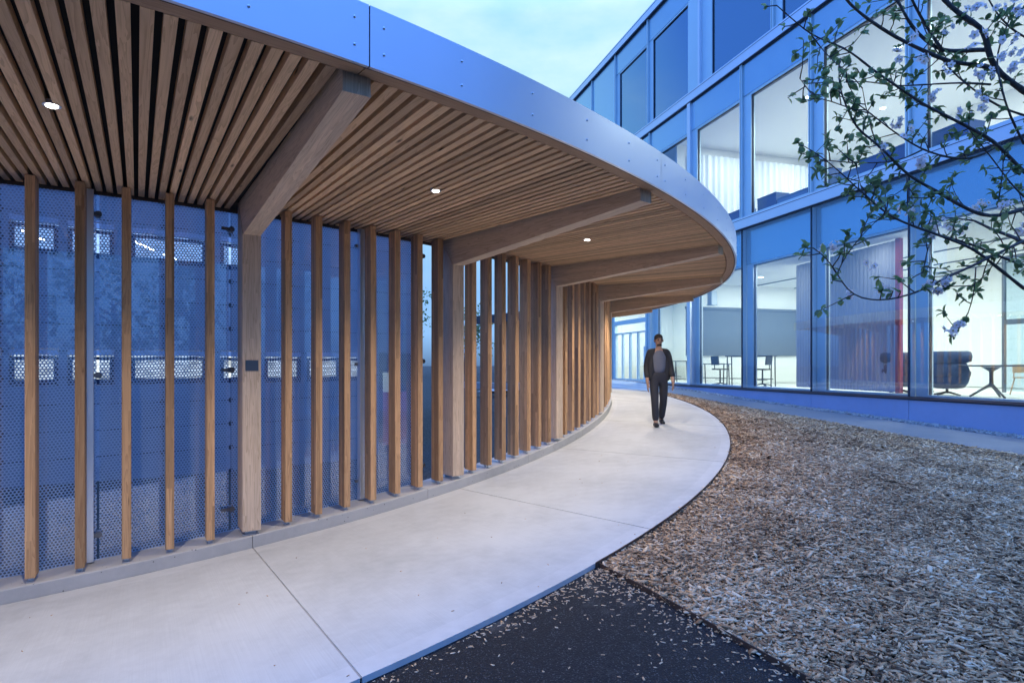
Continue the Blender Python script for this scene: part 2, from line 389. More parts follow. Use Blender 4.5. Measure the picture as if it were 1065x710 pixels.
# pavement edge along the chip bed
STRIP = [PZ(px, y, CZ + z) for px, y, z in ((1065, 474, -1.47), (945, 454.5, -1.39), (870, 440.5, -1.30), (800, 428.5, -1.20), (760, 421.0, -1.08), (719, 413.6, -.92), (697, 409.8, -.80))]
_d = (STRIP[0] - STRIP[1]).normalized()
STRIP = [STRIP[0] + _d * 14, STRIP[0] + _d * 6] + STRIP
STRIP[0].z = CZ - 1.72; STRIP[1].z = CZ - 1.60
EDGE0 = v3(outer((-41 + 49.3) / 12, RP + 0.02), 0); EDGE1 = Vector((1.62, 3.02, 0))
_ed = (EDGE1 - EDGE0).normalized()
def edge_pt(s): return EDGE0 + _ed * s

anch = []
for t in np.arange(-2, 5.2, 0.4):
    p = outer(t, RP); anch.append((p[0], p[1], zo(t) - (0.036 if t < 0.69 else 0.035)))
    q = inner(t, 0.40); anch.append((q[0], q[1], zi(t) - 0.0))
for D in (4, 9, 12.2, 16, 20, 24, 28, 34, 45): 
    p = FO + EU * ((14.6 - D) / 0.9593); anch.append((p[0], p[1], zbase(D)))
for p in STRIP[1:]: anch.append((p.x, p.y, p.z))
anch += [(1.62, 3.02, CZ - 1.66), (3.2, 0.2, CZ - 1.78), (3.4, 3.6, CZ - 1.60), (5.5, 3.0, CZ - 1.60), (0.2, 0.8, CZ - 1.78), (-4, -6, CZ - 1.95), (8, -6, CZ - 1.85), (-7.6, 9.0, CZ - 1.75), (-2.3, 12.6, CZ - 1.72), (-12, 6, CZ - 1.8), (-5, 22, CZ - 1.5), (-25, 25, CZ - 1.7), (-60, 60, CZ - 1.2), (0, 90, CZ - 0.7), (80, 60, CZ - 0.8), (60, -40, CZ - 2), (-60, -40, CZ - 2)]
AN = np.array(anch); _n = len(AN)
def _phi(r): return np.where(r > 0, r * r * np.log(np.maximum(r, 1e-9)), 0)
_A = np.zeros((_n + 3, _n + 3)); _A[:_n, :_n] = _phi(np.hypot(AN[:, None, 0] - AN[None, :, 0], AN[:, None, 1] - AN[None, :, 1])) + np.eye(_n) * 0.05
_A[:_n, _n] = 1; _A[:_n, _n + 1:] = AN[:, :2]; _A[_n:, :_n] = _A[:_n, _n:].T
_W = np.linalg.solve(_A, np.r_[AN[:, 2], 0, 0, 0])
def gz(x, y):
    x = np.asarray(x, float); y = np.asarray(y, float)
    far = np.maximum(np.abs(x), np.abs(y)); k = np.minimum(1, 70 / np.maximum(far, 1e-6)); xs, ys = x * k, y * k
    return _phi(np.hypot(xs[..., None] - AN[:, 0], ys[..., None] - AN[:, 1])) @ _W[:_n] + _W[_n] + _W[_n + 1] * xs + _W[_n + 2] * ys

# ------------------------------------------------------------------ ground
def sheet(name, A, B, n, mat, dz=0.0, uvs=True):
    """ruled sheet on the ground between two 2-D chains"""
    A = np.array([(p[0], p[1]) for p in A]); B = np.array([(p[0], p[1]) for p in B]); mb = MB(); m = len(A)
    g = np.array([A + (B - A) * (k / n) for k in range(n + 1)]); z = gz(g[..., 0], g[..., 1]) + dz
    for k in range(n):
        for i in range(m - 1):
            mb.quad([(*g[a, b], z[a, b]) for a, b in ((k, i), (k, i + 1), (k + 1, i + 1), (k + 1, i))])
    o = mb.build(name, mat, smooth=True); return tag(o, kind='structure')
def resample(ch, n):
    ch = np.array([(p[0], p[1]) for p in ch]); L = np.r_[0, np.cumsum(np.hypot(*np.diff(ch, axis=0).T))]
    s = np.linspace(0, L[-1], n); return np.c_[np.interp(s, L, ch[:, 0]), np.interp(s, L, ch[:, 1])]
xs = np.r_[-900, -300, -120, np.arange(-60, 61, 1.5), 120, 300, 900]; ys = np.r_[-900, -300, -100, np.arange(-40, 91, 1.5), 150, 300, 900]
GX, GY = np.meshgrid(xs, ys); GZ = gz(GX, GY) - 0.06
mb = MB()
for j in range(len(ys) - 1):
    for i in range(len(xs) - 1):
        mb.quad([(GX[a, b], GY[a, b], GZ[a, b]) for a, b in ((j, i), (j, i + 1), (j + 1, i + 1), (j + 1, i))])
tag(mb.build('ground', M['ground'], smooth=True), kind='structure')

pa = [outer(t, RP - 0.05) for t in np.linspace((-41 + 49.3) / 12, -3.2, 50)]
sheet('asphalt', pa, [edge_pt(s) for s in np.linspace(0, 9.5, 50)], 30, M['asphalt'], 0.0)
chA = [edge_pt(s) for s in np.linspace(9.5, 0.001, 20)] + [outer(t, RP) for t in np.linspace(0.70, 5.0, 60)]
chA = resample(chA, 90); chB = resample(STRIP, 90)
sheet('mulch_bed', chA, chB, 40, M['mulch'], -0.012)
fb = [FO + EU * ((14.6 - p.y) / 0.9593 + 0.0) for p in [Vector((0, d, 0)) for d in np.linspace(-6, 30, 90)]]
# paved strip and gravel strip along the plinth
gi = np.array([np.array(p) - EI * 0.34 for p in fb]); s2 = resample(STRIP + [Vector((3.7, 18.5, 0)), Vector((2.6, 22, 0))], 90)
sheet('pavement', s2, resample(gi, 90), 12, M['paving'], 0.012)
sheet('gravel_strip', gi, [np.array(p) + EI * 0.02 for p in fb], 3, M['mulch'], 0.006)
sheet('forecourt', [outer(t, RP) for t in np.linspace(5.0, 8.5, 30)], [FO + EU * ((14.6 - d) / .9593) - EI * .36 for d in np.linspace(24.5, 38, 30)], 12, M['path'], 0.03)

# walkway slabs: one mesh, a narrow open joint at each beam line
mb = MB(); L = 0
edges = list(range(-2, 8))
for a, b in zip([T0 - .7] + edges, edges + [T1]):
    ga = 0.0022; ts = np.linspace(a + ga, b - ga, 17)
    rows = []
    for f in (0.0, 0.06, 0.35, 0.65, 0.945, 1.0):
        rows.append([v3(inner(t, -0.035) * (1 - f) + outer(t, RP) * f, zi(t) * (1 - f) + zo(t) * f) for t in ts])
    for k in range(5):
        A_, B_ = rows[k], rows[k + 1]
        for i in range(len(ts) - 1):
            w_ = [(0, 0.1), (0.06, .2), (0.35, 1), (0.65, 2), (0.945, 2.9), (1, 3)]
            mb.quad([A_[i], A_[i + 1], B_[i + 1], B_[i]], [(ts[i] * 2.9, w_[k][1]), (ts[i + 1] * 2.9, w_[k][1]), (ts[i + 1] * 2.9, w_[k + 1][1]), (ts[i] * 2.9, w_[k + 1][1])], 0.5, 1 if k in (0, 4) else 0)
    dn = Vector((0, 0, -0.12))
    mb.strip([p + dn for p in rows[5]], rows[5], m=1)
    mb.strip([rows[0][0], rows[2][0], rows[4][0], rows[5][0]], [p + dn for p in (rows[0][0], rows[2][0], rows[4][0], rows[5][0])], m=1)
    mb.strip([p + dn for p in (rows[0][-1], rows[2][-1], rows[4][-1], rows[5][-1])], [rows[0][-1], rows[2][-1], rows[4][-1], rows[5][-1]], m=1)
tag(mb.build('path', [M['path'], M['path_edge']], smooth=False), kind='structure')
for e in edges:
    mj = MB()
    A_ = [v3(inner(e - .004, -0.035) * (1 - f) + outer(e - .004, RP - .004) * f, zi(e) * (1 - f) + zo(e) * f - 0.005) for f in np.linspace(0, 1, 6)]
    B_ = [v3(inner(e + .004, -0.035) * (1 - f) + outer(e + .004, RP - .004) * f, zi(e) * (1 - f) + zo(e) * f - 0.005) for f in np.linspace(0, 1, 6)]
    mj.strip(B_, A_); tag(mj.build('path_joint', M['joint']), kind='structure')
# kerb under the posts
mb = MB(); KH = 0.115
for a, b in zip(np.arange(T0 - .7, T1 - .1, .8), np.arange(T0 + .1, T1 + .7, .8)):
    ts = np.linspace(a + 0.0012, b - 0.0012, 13)
    lo_f = [v3(inner(t, -0.03), zi(t) - 0.05) for t in ts]; hi_f = [v3(inner(t, -0.03), zi(t) + KH - 0.008) for t in ts]
    hi_c = [v3(inner(t, -0.022), zi(t) + KH) for t in ts]; hi_b = [v3(inner(t, 0.34), zi(t) + KH) for t in ts]; lo_b = [v3(inner(t, 0.34), zi(t) - 0.1) for t in ts]
    mb.strip(lo_f, hi_f); mb.strip(hi_f, hi_c); mb.strip(hi_c, hi_b); mb.strip(hi_b, lo_b)
    mb.quad([lo_f[0], hi_f[0], hi_c[0], hi_b[0], lo_b[0]]); mb.quad([lo_b[-1], hi_b[-1], hi_c[-1], hi_f[-1], lo_f[-1]])
tag(mb.build('kerb', M['kerb']), kind='structure')
# steel edging
mb = MB()
def edging(pts, zt, h=0.12):
    for a, b, za, zb in zip(pts, pts[1:], zt, zt[1:]):
        a3, b3 = v3(a, za - h / 2), v3(b, zb - h / 2); d = (b3 - a3).normalized(); nn = Vector((-d.y, d.x, 0))
        mb.bar(a3 - d * .002, b3 + d * .002, nn * 0.008, (0, 0, h), r=.5)
ts = np.linspace(0.68, 5.0, 90); edging([outer(t, RP + 0.012) for t in ts], [zo(t) + 0.012 for t in ts])
es = np.linspace(0.0, 9.3, 30); pts = [edge_pt(s) for s in es]; edging(pts, [float(gz(p.x, p.y)) + 0.035 for p in pts])
tag(mb.build('steel_edging', M['rust']), 'thin rusty steel edging between chip bed, asphalt and path', 'edging')

# ------------------------------------------------------------------ wood chips, pebbles (uncountable)
def scatter(name, pts, size_fn, mat, rnd_fn, tilt=0.5, lift=0.012, zs=None):
    n = len(pts); x, y = pts[:, 0], pts[:, 1]; z = (gz(x, y) if zs is None else zs) + rng.uniform(0.0, lift, n)
    l, wd, th = size_fn(n); yaw = rng.uniform(0, 2 * np.pi, n); p1 = rng.normal(0, tilt, n); p2 = rng.normal(0, tilt, n)
    ax = np.stack([np.cos(yaw), np.sin(yaw), np.tan(np.clip(p1, -1, 1)) * .8], 1); ax /= np.linalg.norm(ax, axis=1)[:, None]
    ay = np.stack([-np.sin(yaw), np.cos(yaw), np.tan(np.clip(p2, -1, 1)) * .8], 1); ay -= ax * (ax * ay).sum(1)[:, None]; ay /= np.linalg.norm(ay, axis=1)[:, None]
    az = np.cross(ax, ay); ctr = np.stack([x, y, z], 1)
    V = np.zeros((n, 8, 3)); tp = rng.uniform(0.45, 1.0, (n, 2)); sk = rng.uniform(-.4, .4, (n, 2))
    k = 0
    for sz in (-1, 1):
        for i, (sa, sb) in enumerate(((-1, -1), (1, -1), (1, 1), (-1, 1))):
            wloc = wd * np.where(sa < 0, tp[:, 0], tp[:, 1])
            V[:, k] = ctr + ax * ((l * sa / 2) + sk[:, 0] * wd * sb)[:, None] + ay * (wloc * sb / 2)[:, None] + az * (th * sz / 2)[:, None]; k += 1
    fq = np.array([[4, 5, 6, 7], [0, 1, 5, 4], [1, 2, 6, 5], [2, 3, 7, 6], [3, 0, 4, 7]])
    FI = (np.arange(n)[:, None, None] * 8 + fq[None]).reshape(-1)
    me = bpy.data.meshes.new(name); nf = n * 5
    me.vertices.add(n * 8); me.vertices.foreach_set('co', V.reshape(-1)); me.loops.add(nf * 4); me.loops.foreach_set('vertex_index', FI.astype(np.int32))
    me.polygons.add(nf); me.polygons.foreach_set('loop_start', np.arange(0, nf * 4, 4, dtype=np.int32)); me.polygons.foreach_set('loop_total', np.full(nf, 4, dtype=np.int32))
    me.update(calc_edges=True)
    at = me.attributes.new('rnd', 'FLOAT', 'FACE'); at.data.foreach_set('value', np.repeat(rnd_fn(n, pts) if rnd_fn.__name__ == 'clump' else rnd_fn(n), 5))
    me.materials.append(mat); o = bpy.data.objects.new(name, me); C.objects.link(o); return tag(o, kind='stuff')
def ruled_pts(A, B, n, wfn):
    """n random points of the ruled region, kept with the probability wfn"""
    A = np.asarray(A); B = np.asarray(B); m = len(A); outp = []; tot = 0
    q00, q10 = A[:-1], A[1:]; q01, q11 = B[:-1], B[1:]
    area = 0.5 * np.abs(np.cross(q10 - q00, q01 - q00)) + 0.5 * np.abs(np.cross(q11 - q10, q11 - q01)); pr = area / area.sum()
    while tot < n:
        i = rng.choice(m - 1, n, p=pr); s = rng.random(n)[:, None]; r = rng.random(n)[:, None]
        p = (q00[i] * (1 - s) + q10[i] * s) * (1 - r) + (q01[i] * (1 - s) + q11[i] * s) * r
        keep = p[rng.random(n) < wfn(p)]; outp.append(keep); tot += len(keep)
    return np.concatenate(outp)[:n]
def vis(p):
    px = CX + F * p[:, 0] / np.maximum(p[:, 1], 0.2)
    return (p[:, 1] > 0.5) & (px < 1300) & (px > 300)
near_w = lambda p: np.where(vis(p) & (p[:, 1] < 9), np.clip(4.5 / np.maximum(p[:, 1], 0.4), 0, 1) ** 1.6, 0.0)
far_w = lambda p: np.where(vis(p) & (p[:, 1] >= 7), 0.9, 0.03)
def chip_size(a, b):
    def fn(n):
        l = np.clip(rng.lognormal(math.log(a), 0.62, n), a * .3, a * 4.0); return l, np.clip(l * rng.uniform(.18, .62, n), .005, .032), rng.uniform(.003, .007, n)
    return fn
def clump(n, p=None):
    r = rng.beta(1.35, 1.2, n)
    if p is not None: x, y = p[:, 0], p[:, 1]; r = r + .13 * np.sin(2.3 * x + 1.7 * np.sin(1.9 * y)) * np.sin(2.9 * y + 1.3 * np.sin(2.2 * x)) + .10 * np.sin(7.1 * x + 3 * np.sin(1.3 * y)) * np.sin(6.3 * y) - .02
    return np.clip(r, 0, 1)
pn = ruled_pts(chA, chB, 115000, near_w)
scatter('wood_chips', pn, chip_size(.027, 0), M['chip'], clump, 0.24, 0.030)
pf = ruled_pts(chA, chB, 52000, far_w)
scatter('wood_chips', pf, chip_size(.046, 0), M['chip'], clump, 0.24, 0.032)
# chips strayed on to the asphalt beside the edging and the path
st = []
for _ in range(560):
    if random.random() < .6: p = edge_pt(abs(random.gauss(0, 1.0)) + .02); q = Vector((-_ed.y, _ed.x, 0)); q = q if q.x < 0 else -q; p = p + q * min(abs(random.gauss(0, .16)), .7); st.append((p.x, p.y))
    else:
        t_ = (-41 + 49.3) / 12 - abs(random.gauss(0, .35)); p = outer(t_, RP + .015 + abs(random.gauss(0, .09))); st.append((p[0], p[1]))
for _ in range(260): 
    s_ = random.uniform(0.1, 4.5); t_ = .69 - s_ / 4; a_ = Vector((*outer(t_, RP), 0)); st.append(tuple((a_ + (edge_pt(s_) - a_) * random.random())[:2]))
o = scatter('wood_chips', np.array(st), lambda n: (rng.uniform(.008, .032, n), rng.uniform(.005, .014, n), np.full(n, .003)), M['chip'], lambda n: rng.uniform(.55, 1, n), .1, .004)
sp, sz = [], []
for _ in range(48):
    t_ = random.uniform(-1.6, 2.6); f_ = random.random() ** .55; p_ = inner(t_, -.05) * (1 - f_) + outer(t_, RP) * f_; sp.append(tuple(p_)); sz.append(zi(t_) * (1 - f_) + zo(t_) * f_ + .002)
scatter('litter', np.array(sp), lambda n: (rng.uniform(.006, .02, n), rng.uniform(.004, .010, n), np.full(n, .003)), M['chip'], lambda n: rng.uniform(.1, .7, n), .05, .001, np.array(sz))
gp = ruled_pts(gi, np.array([np.array(p) for p in fb]), 9000, lambda p: np.where(p[:, 1] > 8, 1.0, .1))
scatter('gravel', gp, lambda n: (rng.uniform(.03, .07, n), rng.uniform(.025, .05, n), rng.uniform(.02, .04, n)), M['pebble'], lambda n: rng.random(n), .4, .035)

# ------------------------------------------------------------------ covered walkway
cw = thing('covered_walkway', 'curved timber canopy with slatted soffit, pale metal fascia and a row of upright wooden posts', 'covered walkway', v3(inner(0), zi(0)))
UPZ = Vector((0, 0, 1))
# slat ceiling (a surface pattern: one part)
mb = MB(); SW = 0.056; ST = 0.06
for k in range(-3, 8):
    for j in range(32):
        t = k + (j + .5) / 32
        if t < T0 or t > T1 or j in (0, 31): continue
        a = v3(inner(t, 0.325), CEIL + ST / 2); b = v3(outer(t, RS - 0.012), CEIL + ST / 2); d = (b - a).normalized(); n = d.cross(UPZ).normalized()
        mb.bar(a, b, n * SW * .86, (0, 0, ST), n * SW, (0, 0, ST))
mb.build('slat_ceiling', M['slat'], cw)
ts = np.linspace(T0, T1, 241)
# black felt above the slats, roof deck
mb = MB(); mb.strip([v3(inner(t, .34), CEIL + .075) for t in ts], [v3(outer(t, RF - .02), CEIL + .075) for t in ts]); mb.build('soffit_backing', M['black'], cw)
mb = MB(); mb.strip([v3(outer(t, RF - .02), CEIL + .27) for t in ts], [v3(inner(t, .34), CEIL + .27) for t in ts]); mb.strip([v3(inner(t, .34), CEIL + .27) for t in ts], [v3(inner(t, .34), CEIL - .02) for t in ts]); mb.build('roof', M['roof'], cw)
mb = MB(); mb.strip([v3(inner(t, .345), CEIL - .032) for t in ts], [v3(inner(t, .345), CEIL + .0) for t in ts]); mb.strip([v3(inner(t, .33), CEIL + .0) for t in ts], [v3(inner(t, .33), CEIL - .032) for t in ts]); mb.strip([v3(inner(t, .33), CEIL - .032) for t in ts], [v3(inner(t, .345), CEIL - .032) for t in ts]); mb.build('rear_trim', plain('dark_brown_trim', (.10, .08, .07), .6), cw)
# rim board
mb = MB(); 
for k in range(-3, 8):
    tt = np.linspace(max(k + .001, T0), min(k + .999, T1), 25)
    if tt[-1] <= tt[0]: continue
    a = [v3(outer(t, RS), CEIL - .004) for t in tt]; b = [v3(outer(t, RF - .035), CEIL - .004) for t in tt]; up = Vector((0, 0, .08))
    rr = random.random(); mb.strip(a, b, r=rr); mb.strip([p + up for p in a], a, r=rr); mb.strip(b, [p + up for p in b], r=rr)
mb.build('rim_board', M['rim'], cw)
# fascia sheets between the joints, each with its bolts
def fascia(a, b):
    tt = np.linspace(a + .0012, b - .0012, 33); mb = MB(); z0, z1 = CEIL - .012, CEIL + .305
    rings = [[v3(outer(t, r), z) for t in tt] for r, z in ((RF - .022, z0 + .0), (RF, z0), (RF, z1), (RF - .06, z1), (RF - .06, z1 - .03))]
    for A_, B_ in zip(rings, rings[1:]): mb.strip(A_, B_)
    mb.strip([v3(outer(t, RF - .012), z1) for t in tt], [v3(outer(t, RF - .012), z0 + .003) for t in tt])
    mb.strip([v3(outer(t, RF - .012), z0 + .003) for t in tt], [v3(outer(t, RF - .022), z0) for t in tt])
    o = mb.build('fascia', M['fascia'], cw)
    for f in (.028, .2, .4, .6, .8, .972):
        t = a + (b - a) * f
        for z in (CEIL + .075, CEIL + .215):
            m2 = MB(); p = v3(outer(t, RF), z); nrm = Vector((math.cos(R(bang(t))), math.sin(R(bang(t))), 0))
            m2.tube([p, p + nrm * .004, p + nrm * .0075], [.008, .007, .003], 10); 
            m2.build("bolt", M["alu"], o)
for k in range(-3, 8):
    a, b = max(k, T0), min(k + 1, T1)
    if b - a > .2: fascia(a, b)
mb = MB(); mb.strip([v3(outer(t, RF - .035), CEIL + .012) for t in ts], [v3(outer(t, RF - .022), CEIL + .012) for t in ts]); mb.strip([v3(outer(t, RF - .0225), CEIL + .28) for t in ts], [v3(outer(t, RF - .0225), CEIL - .010) for t in ts]); mb.strip([v3(outer(t, RF - .036), CEIL - .010) for t in ts], [v3(outer(t, RF - .0225), CEIL - .010) for t in ts]); mb.build('drip_strip', M['rust'], cw)
# portal frames: column + tapering beam
def frame(t, last=False):
    a = v3(inner(t), 0); b = v3(outer(t, RS - .004), 0); d = (b - a).normalized(); n = Vector((-d.y, d.x, 0)); CW = .165; CD = .29
    bh0, bh1 = .30, .105; ztop = CEIL + .06
    zb = zi(t) + KH + .045
    L = (b - a).length; ins = CD
    # column with a mitred head: back edge runs up to the ceiling, front edge to the beam soffit
    mb = MB(); f0 = a + d * .02; bk = a - d * (CD - .02)
    def slab(prof, r):
        for s, rev in ((-1, False), (1, True)):
            pts = [Vector((p.x, p.y, z)) + n * (CW / 2 * s) for p, z in prof]
            uvp = [(z, (p - a).dot(d) + s * .5) for p, z in prof]
            mb.quad(pts[::-1] if rev else pts, uvp[::-1] if rev else uvp, r)
        m_ = len(prof)
        for i in range(m_):
            (p, z), (q, y) = prof[i], prof[(i + 1) % m_]; vert = abs(z - y) > (p - q).length
            A0 = Vector((p.x, p.y, z)); B0 = Vector((q.x, q.y, y)); l = (B0 - A0).length
            mb.quad([A0 - n * CW / 2, A0 + n * CW / 2, B0 + n * CW / 2, B0 - n * CW / 2][::-1], [(0 if not vert else z, 3), (0 if not vert else z, 3 + CW), (l if not vert else y, 3 + CW), (l if not vert else y, 3)][::-1], r)
    rr = random.random()
    slab([(bk, zb), (f0, zb), (f0, CEIL - bh0), (bk, ztop)], rr)
    col = mb.build('column', M['beam'], cw)
    mb = MB(); g = Vector((d.x, d.y, 0)) * .003
    prof = [(bk + g, ztop), (f0 + g, CEIL - bh0), (b, CEIL - bh1), (b, ztop)]
    rr2 = random.random()
    for s, rev in ((-1, False), (1, True)):
        pts = [Vector((p.x, p.y, z)) + n * (CW * .93 / 2 * s) for p, z in prof]; uvp = [((p - a).dot(d), z + s * .5) for p, z in prof]
        mb.quad(pts[::-1] if rev else pts, uvp[::-1] if rev else uvp, rr2)
    for (p, z), (q, y) in zip(prof, prof[1:] + prof[:1]):
        A0 = Vector((p.x, p.y, z)); B0 = Vector((q.x, q.y, y)); l = (B0 - A0).length; h = CW * .93 / 2
        mb.quad([A0 - n * h, A0 + n * h, B0 + n * h, B0 - n * h][::-1], [(0, 3), (0, 3 + CW), (l, 3 + CW), (l, 3)][::-1], rr2)
    mb.build('beam', M['beam'], cw)
    mb = MB(); c0 = (a - d * .13); mb.box((c0.x, c0.y, zi(t) + KH + .03), (.16, .10, .06), math.atan2(d.y, d.x)); mb.box((c0.x, c0.y, zi(t) + KH + .004), (.24, .15, .008), math.atan2(d.y, d.x))
    x = mb.build('steel_foot', M['steel'], col)
    return a, d, n
frames = {k: frame(k) for k in range(-2, 8)}
# posts
PW, PD = .068, .165
def post(t):
    a = v3(inner(t), 0); b = v3(outer(t), 0); d = (b - a).normalized(); n = Vector((-d.y, d.x, 0)); c = a - d * (PD / 2)
    zb = zi(t) + KH + .04; zt = CEIL - .012
    mb = MB(); mb.bar(v3(c, zb), v3(c, zt), n * PW, d * PD); o = mb.build('post', M['post'], cw, bevel=.003)
    mb = MB(); yw = math.atan2(d.y, d.x)
    mb.box((c.x, c.y, zi(t) + KH + .0225), (.05, .035, .039), yw); mb.box((c.x, c.y, zi(t) + KH + .003), (.12, .06, .006), yw)
    x = mb.build('steel_foot', M['steel'], o)
for k in range(-2, 7):
    for j in range(1, 8): post(k + j / 8 + {-2: -.01, -1: -.01, 0: .016}.get(k, 0.0))
# dark square plate on the first column
a, d, n = frames[0]
pt = v3(a, 0) + d * .020; pc = Vector((pt.x, pt.y, CZ + .0)); mb = MB()
mb.bar(pc + d * .0, pc + d * .008, n * .115, (0, 0, .10)); mb.bar(pc + d * .008, pc + d * .010, n * .095, (0, 0, .08))
tag(mb.build('plaque', metal('slate_plate', (.10, .125, .16), .4, .5)), 'small blank dark grey plate screwed to the front of a timber column', 'plaque')

# downlights in the ceiling
lab = {-1: 'recessed round downlight in the slats, outside the view to the left', }
for k, b in enumerate((-66.8, -54.8, -42.4, -30.4, -18.6, -6.6, 5.4, 17.4, 29)):
    q = pol(b, 8.1 * K + .03 * max(0, k - 1) * K); p = v3(q, CEIL)
    names = ['downlight in the soffit over the path beside the camera', 'bright downlight in the broad slats left of the big tapered beam', 'lit downlight between the first and second beams', 'lit downlight between the second and third beams', 'small lit downlight between the third and fourth beams', 'lit downlight beyond the fourth beam', 'lit downlight beyond the fifth beam', 'lit downlight beyond the sixth beam', 'lit downlight at the far end of the walk']
    r = thing('downlight', names[k], 'downlight', p, 'downlights in the slatted soffit')
    m2 = MB(); m2.lathe(p, [(.034, -.004), (.048, -.004), (.048, .02), (.034, .02)], 20); m2.build('trim_ring', M['alu'], r)
    m2 = MB(); m2.lathe(p, [(.001, -.008), (.030, -.008), (.032, -.0045), (.001, -.0045)], 20); m2.build('lamp', M['lamp'], r)
    l = bpy.data.lights.new('downlight_lamp', 'SPOT'); l.energy = 218; l.color = (1.0, .88, .755); l.spot_size = R(124); l.spot_blend = 1.0; l.shadow_soft_size = .045
    lo = bpy.data.objects.new('downlight_lamp', l); C.objects.link(lo); lo.parent = r; lo.location = (0, 0, -.055)

# ------------------------------------------------------------------ dot-printed glass screen behind the posts
gs = thing('glass_screen', 'tall curved glass screen printed with fine dots standing behind the timber posts', 'glass screen', v3(inner(-.5, .33), zi(-.5) + KH))
M['clamp'] = plain('dull_steel', (.20, .21, .23), .4, .7)
spl = [-2.5, -1.75, -1.14, -.457, -.035, .535, .90]
SD = .33
for a, b in zip(spl, spl[1:]):
    tt = np.linspace(a + .004, b - .004, 13); mb = MB()
    mb.strip([v3(inner(t, SD), zi(t) + KH - .02) for t in tt], [v3(inner(t, SD), CEIL - .03) for t in tt], uv0=a * 2.6)
    mb.build('glass_panel', M['dotted'], gs)
for t in (-1.75, -.482, .522):
    p = inner(t, SD - .075); mb = MB(); mb.box((p[0], p[1], (zi(t) + KH + CEIL) / 2), (.06, .06, CEIL - zi(t) - KH - .02), R(phang(t))); mb.build('steel_post', M['alu'], gs, bevel=.004)
for t in (-1.14, -.457, -.035, .535, .885):
    for f in (.07, .5, .935):
        z = zi(t) + KH + (CEIL - zi(t) - KH) * f
        p = v3(inner(t, SD - .03), z); nrm = Vector((math.cos(R(phang(t))), math.sin(R(phang(t))), 0)); tg = Vector((-nrm.y, nrm.x, 0)); mb = MB()
        mb.tube([p - nrm * .045, p + nrm * .03], .028, 14); mb.tube([p + nrm * .03, p + nrm * .042], .018, 10)
        mb.bar(p + nrm * .012 - tg * .09, p + nrm * .012 + tg * .0, (0, 0, .03), nrm * .02)
        mb.build('clamp', M['clamp'], gs)

# ------------------------------------------------------------------ concrete building behind the screen
WO = np.array([-7.6, 9.0]); WD = np.array([1.472, 1.0]) / math.hypot(1.472, 1); WN = np.array([WD[1], -WD[0]])   # front normal, to the camera
def WP(s, wv, z): p = WO + WD * s - WN * wv; return Vector((p[0], p[1], z))
def s_at(px):                                    # metres along the wall seen at this column of the picture
    k = (px - CX) / F; return (k * WO[1] - WO[0]) / (WD[0] - k * WD[1])
def wall_mat():
    t = NT('cast_concrete'); p = t.uv(); sx = t.n('ShaderNodeSeparateXYZ'); t.put(p, sx.inputs[0])
    a = t.noise(t.obj(), 1.1, 6, .6); b = t.noise(t.obj(), 11, 5)
    c = t.ramp(t.math('ADD', t.math('MULTIPLY', a, .7), t.math('MULTIPLY', b, .3)), [(.3, (.24, .29, .36)), (.6, (.40, .46, .55)), (.8, (.54, .60, .68))])
    fy = t.math('ABSOLUTE', t.math('SUBTRACT', t.math('FRACT', t.math('DIVIDE', sx.outputs[1], .42)), .5)); ln = t.math('GREATER_THAN', fy, .478)
    fx = t.math('ABSOLUTE', t.math('SUBTRACT', t.math('FRACT', t.math('DIVIDE', sx.outputs[0], 1.05)), .5)); lx = t.math('GREATER_THAN', fx, .491)
    dx = t.math('MULTIPLY', t.math('SUBTRACT', .5, fx), 1.05); dy = t.math('MULTIPLY', t.math('SUBTRACT', .5, fy), .42)
    hole = t.math('LESS_THAN', t.math('ADD', t.math('MULTIPLY', dx, dx), t.math('MULTIPLY', dy, dy)), .0020)
    k = t.math('MAXIMUM', t.math('MULTIPLY', t.math('MAXIMUM', ln, lx), .75), hole)
    c = t.mix(k, c, (.05, .055, .07))
    return t.done(t.bsdf(c, .5, spec=.5))
M['cast'] = wall_mat()
cb = thing('concrete_building', 'board-marked concrete building with narrow slot windows behind the dotted glass screen', 'building', WP(0, 0, CZ - 1.75))
ZB, ZT = CZ - 2.0, CZ + 6.5; S0, S1 = -9.0, s_at(439); DEP = .28
up_w = [(s_at(a), s_at(b)) for a, b in ((-40, 1), (9, 61), (70, 119), (136, 215), (229, 271))]
lo_w = up_w + [(s_at(a), s_at(b)) for a, b in ((275, 313), (319, 354), (362, 384))]
UPR = (CZ + 1.70, CZ + 2.28); LOR = (CZ - .31, CZ + .26); DOOR = (s_at(394), s_at(429), CZ - 1.78, CZ + .26)
holes = [(a, b, *UPR) for a, b in up_w] + [(a, b, *LOR) for a, b in lo_w] + [DOOR]
sxs = sorted({S0, S1, *[h[0] for h in holes], *[h[1] for h in holes]}); szs = sorted({ZB, ZT, *[h[2] for h in holes], *[h[3] for h in holes]})
mb = MB()
for a, b in zip(sxs, sxs[1:]):
    for c_, d_ in zip(szs, szs[1:]):
        ms, mz = (a + b) / 2, (c_ + d_) / 2
        if any(h[0] < ms < h[1] and h[2] < mz < h[3] for h in holes): continue
        mb.quad([WP(a, 0, c_), WP(b, 0, c_), WP(b, 0, d_), WP(a, 0, d_)], [(a, c_), (b, c_), (b, d_), (a, d_)])
for h in holes:
    a, b, c_, d_ = h
    for q in (((a, c_), (b, c_)), ((b, c_), (b, d_)), ((b, d_), (a, d_)), ((a, d_), (a, c_))):
        (s, z), (s2_, z2) = q; mb.quad([WP(s, 0, z), WP(s, DEP, z), WP(s2_, DEP, z2), WP(s2_, 0, z2)])
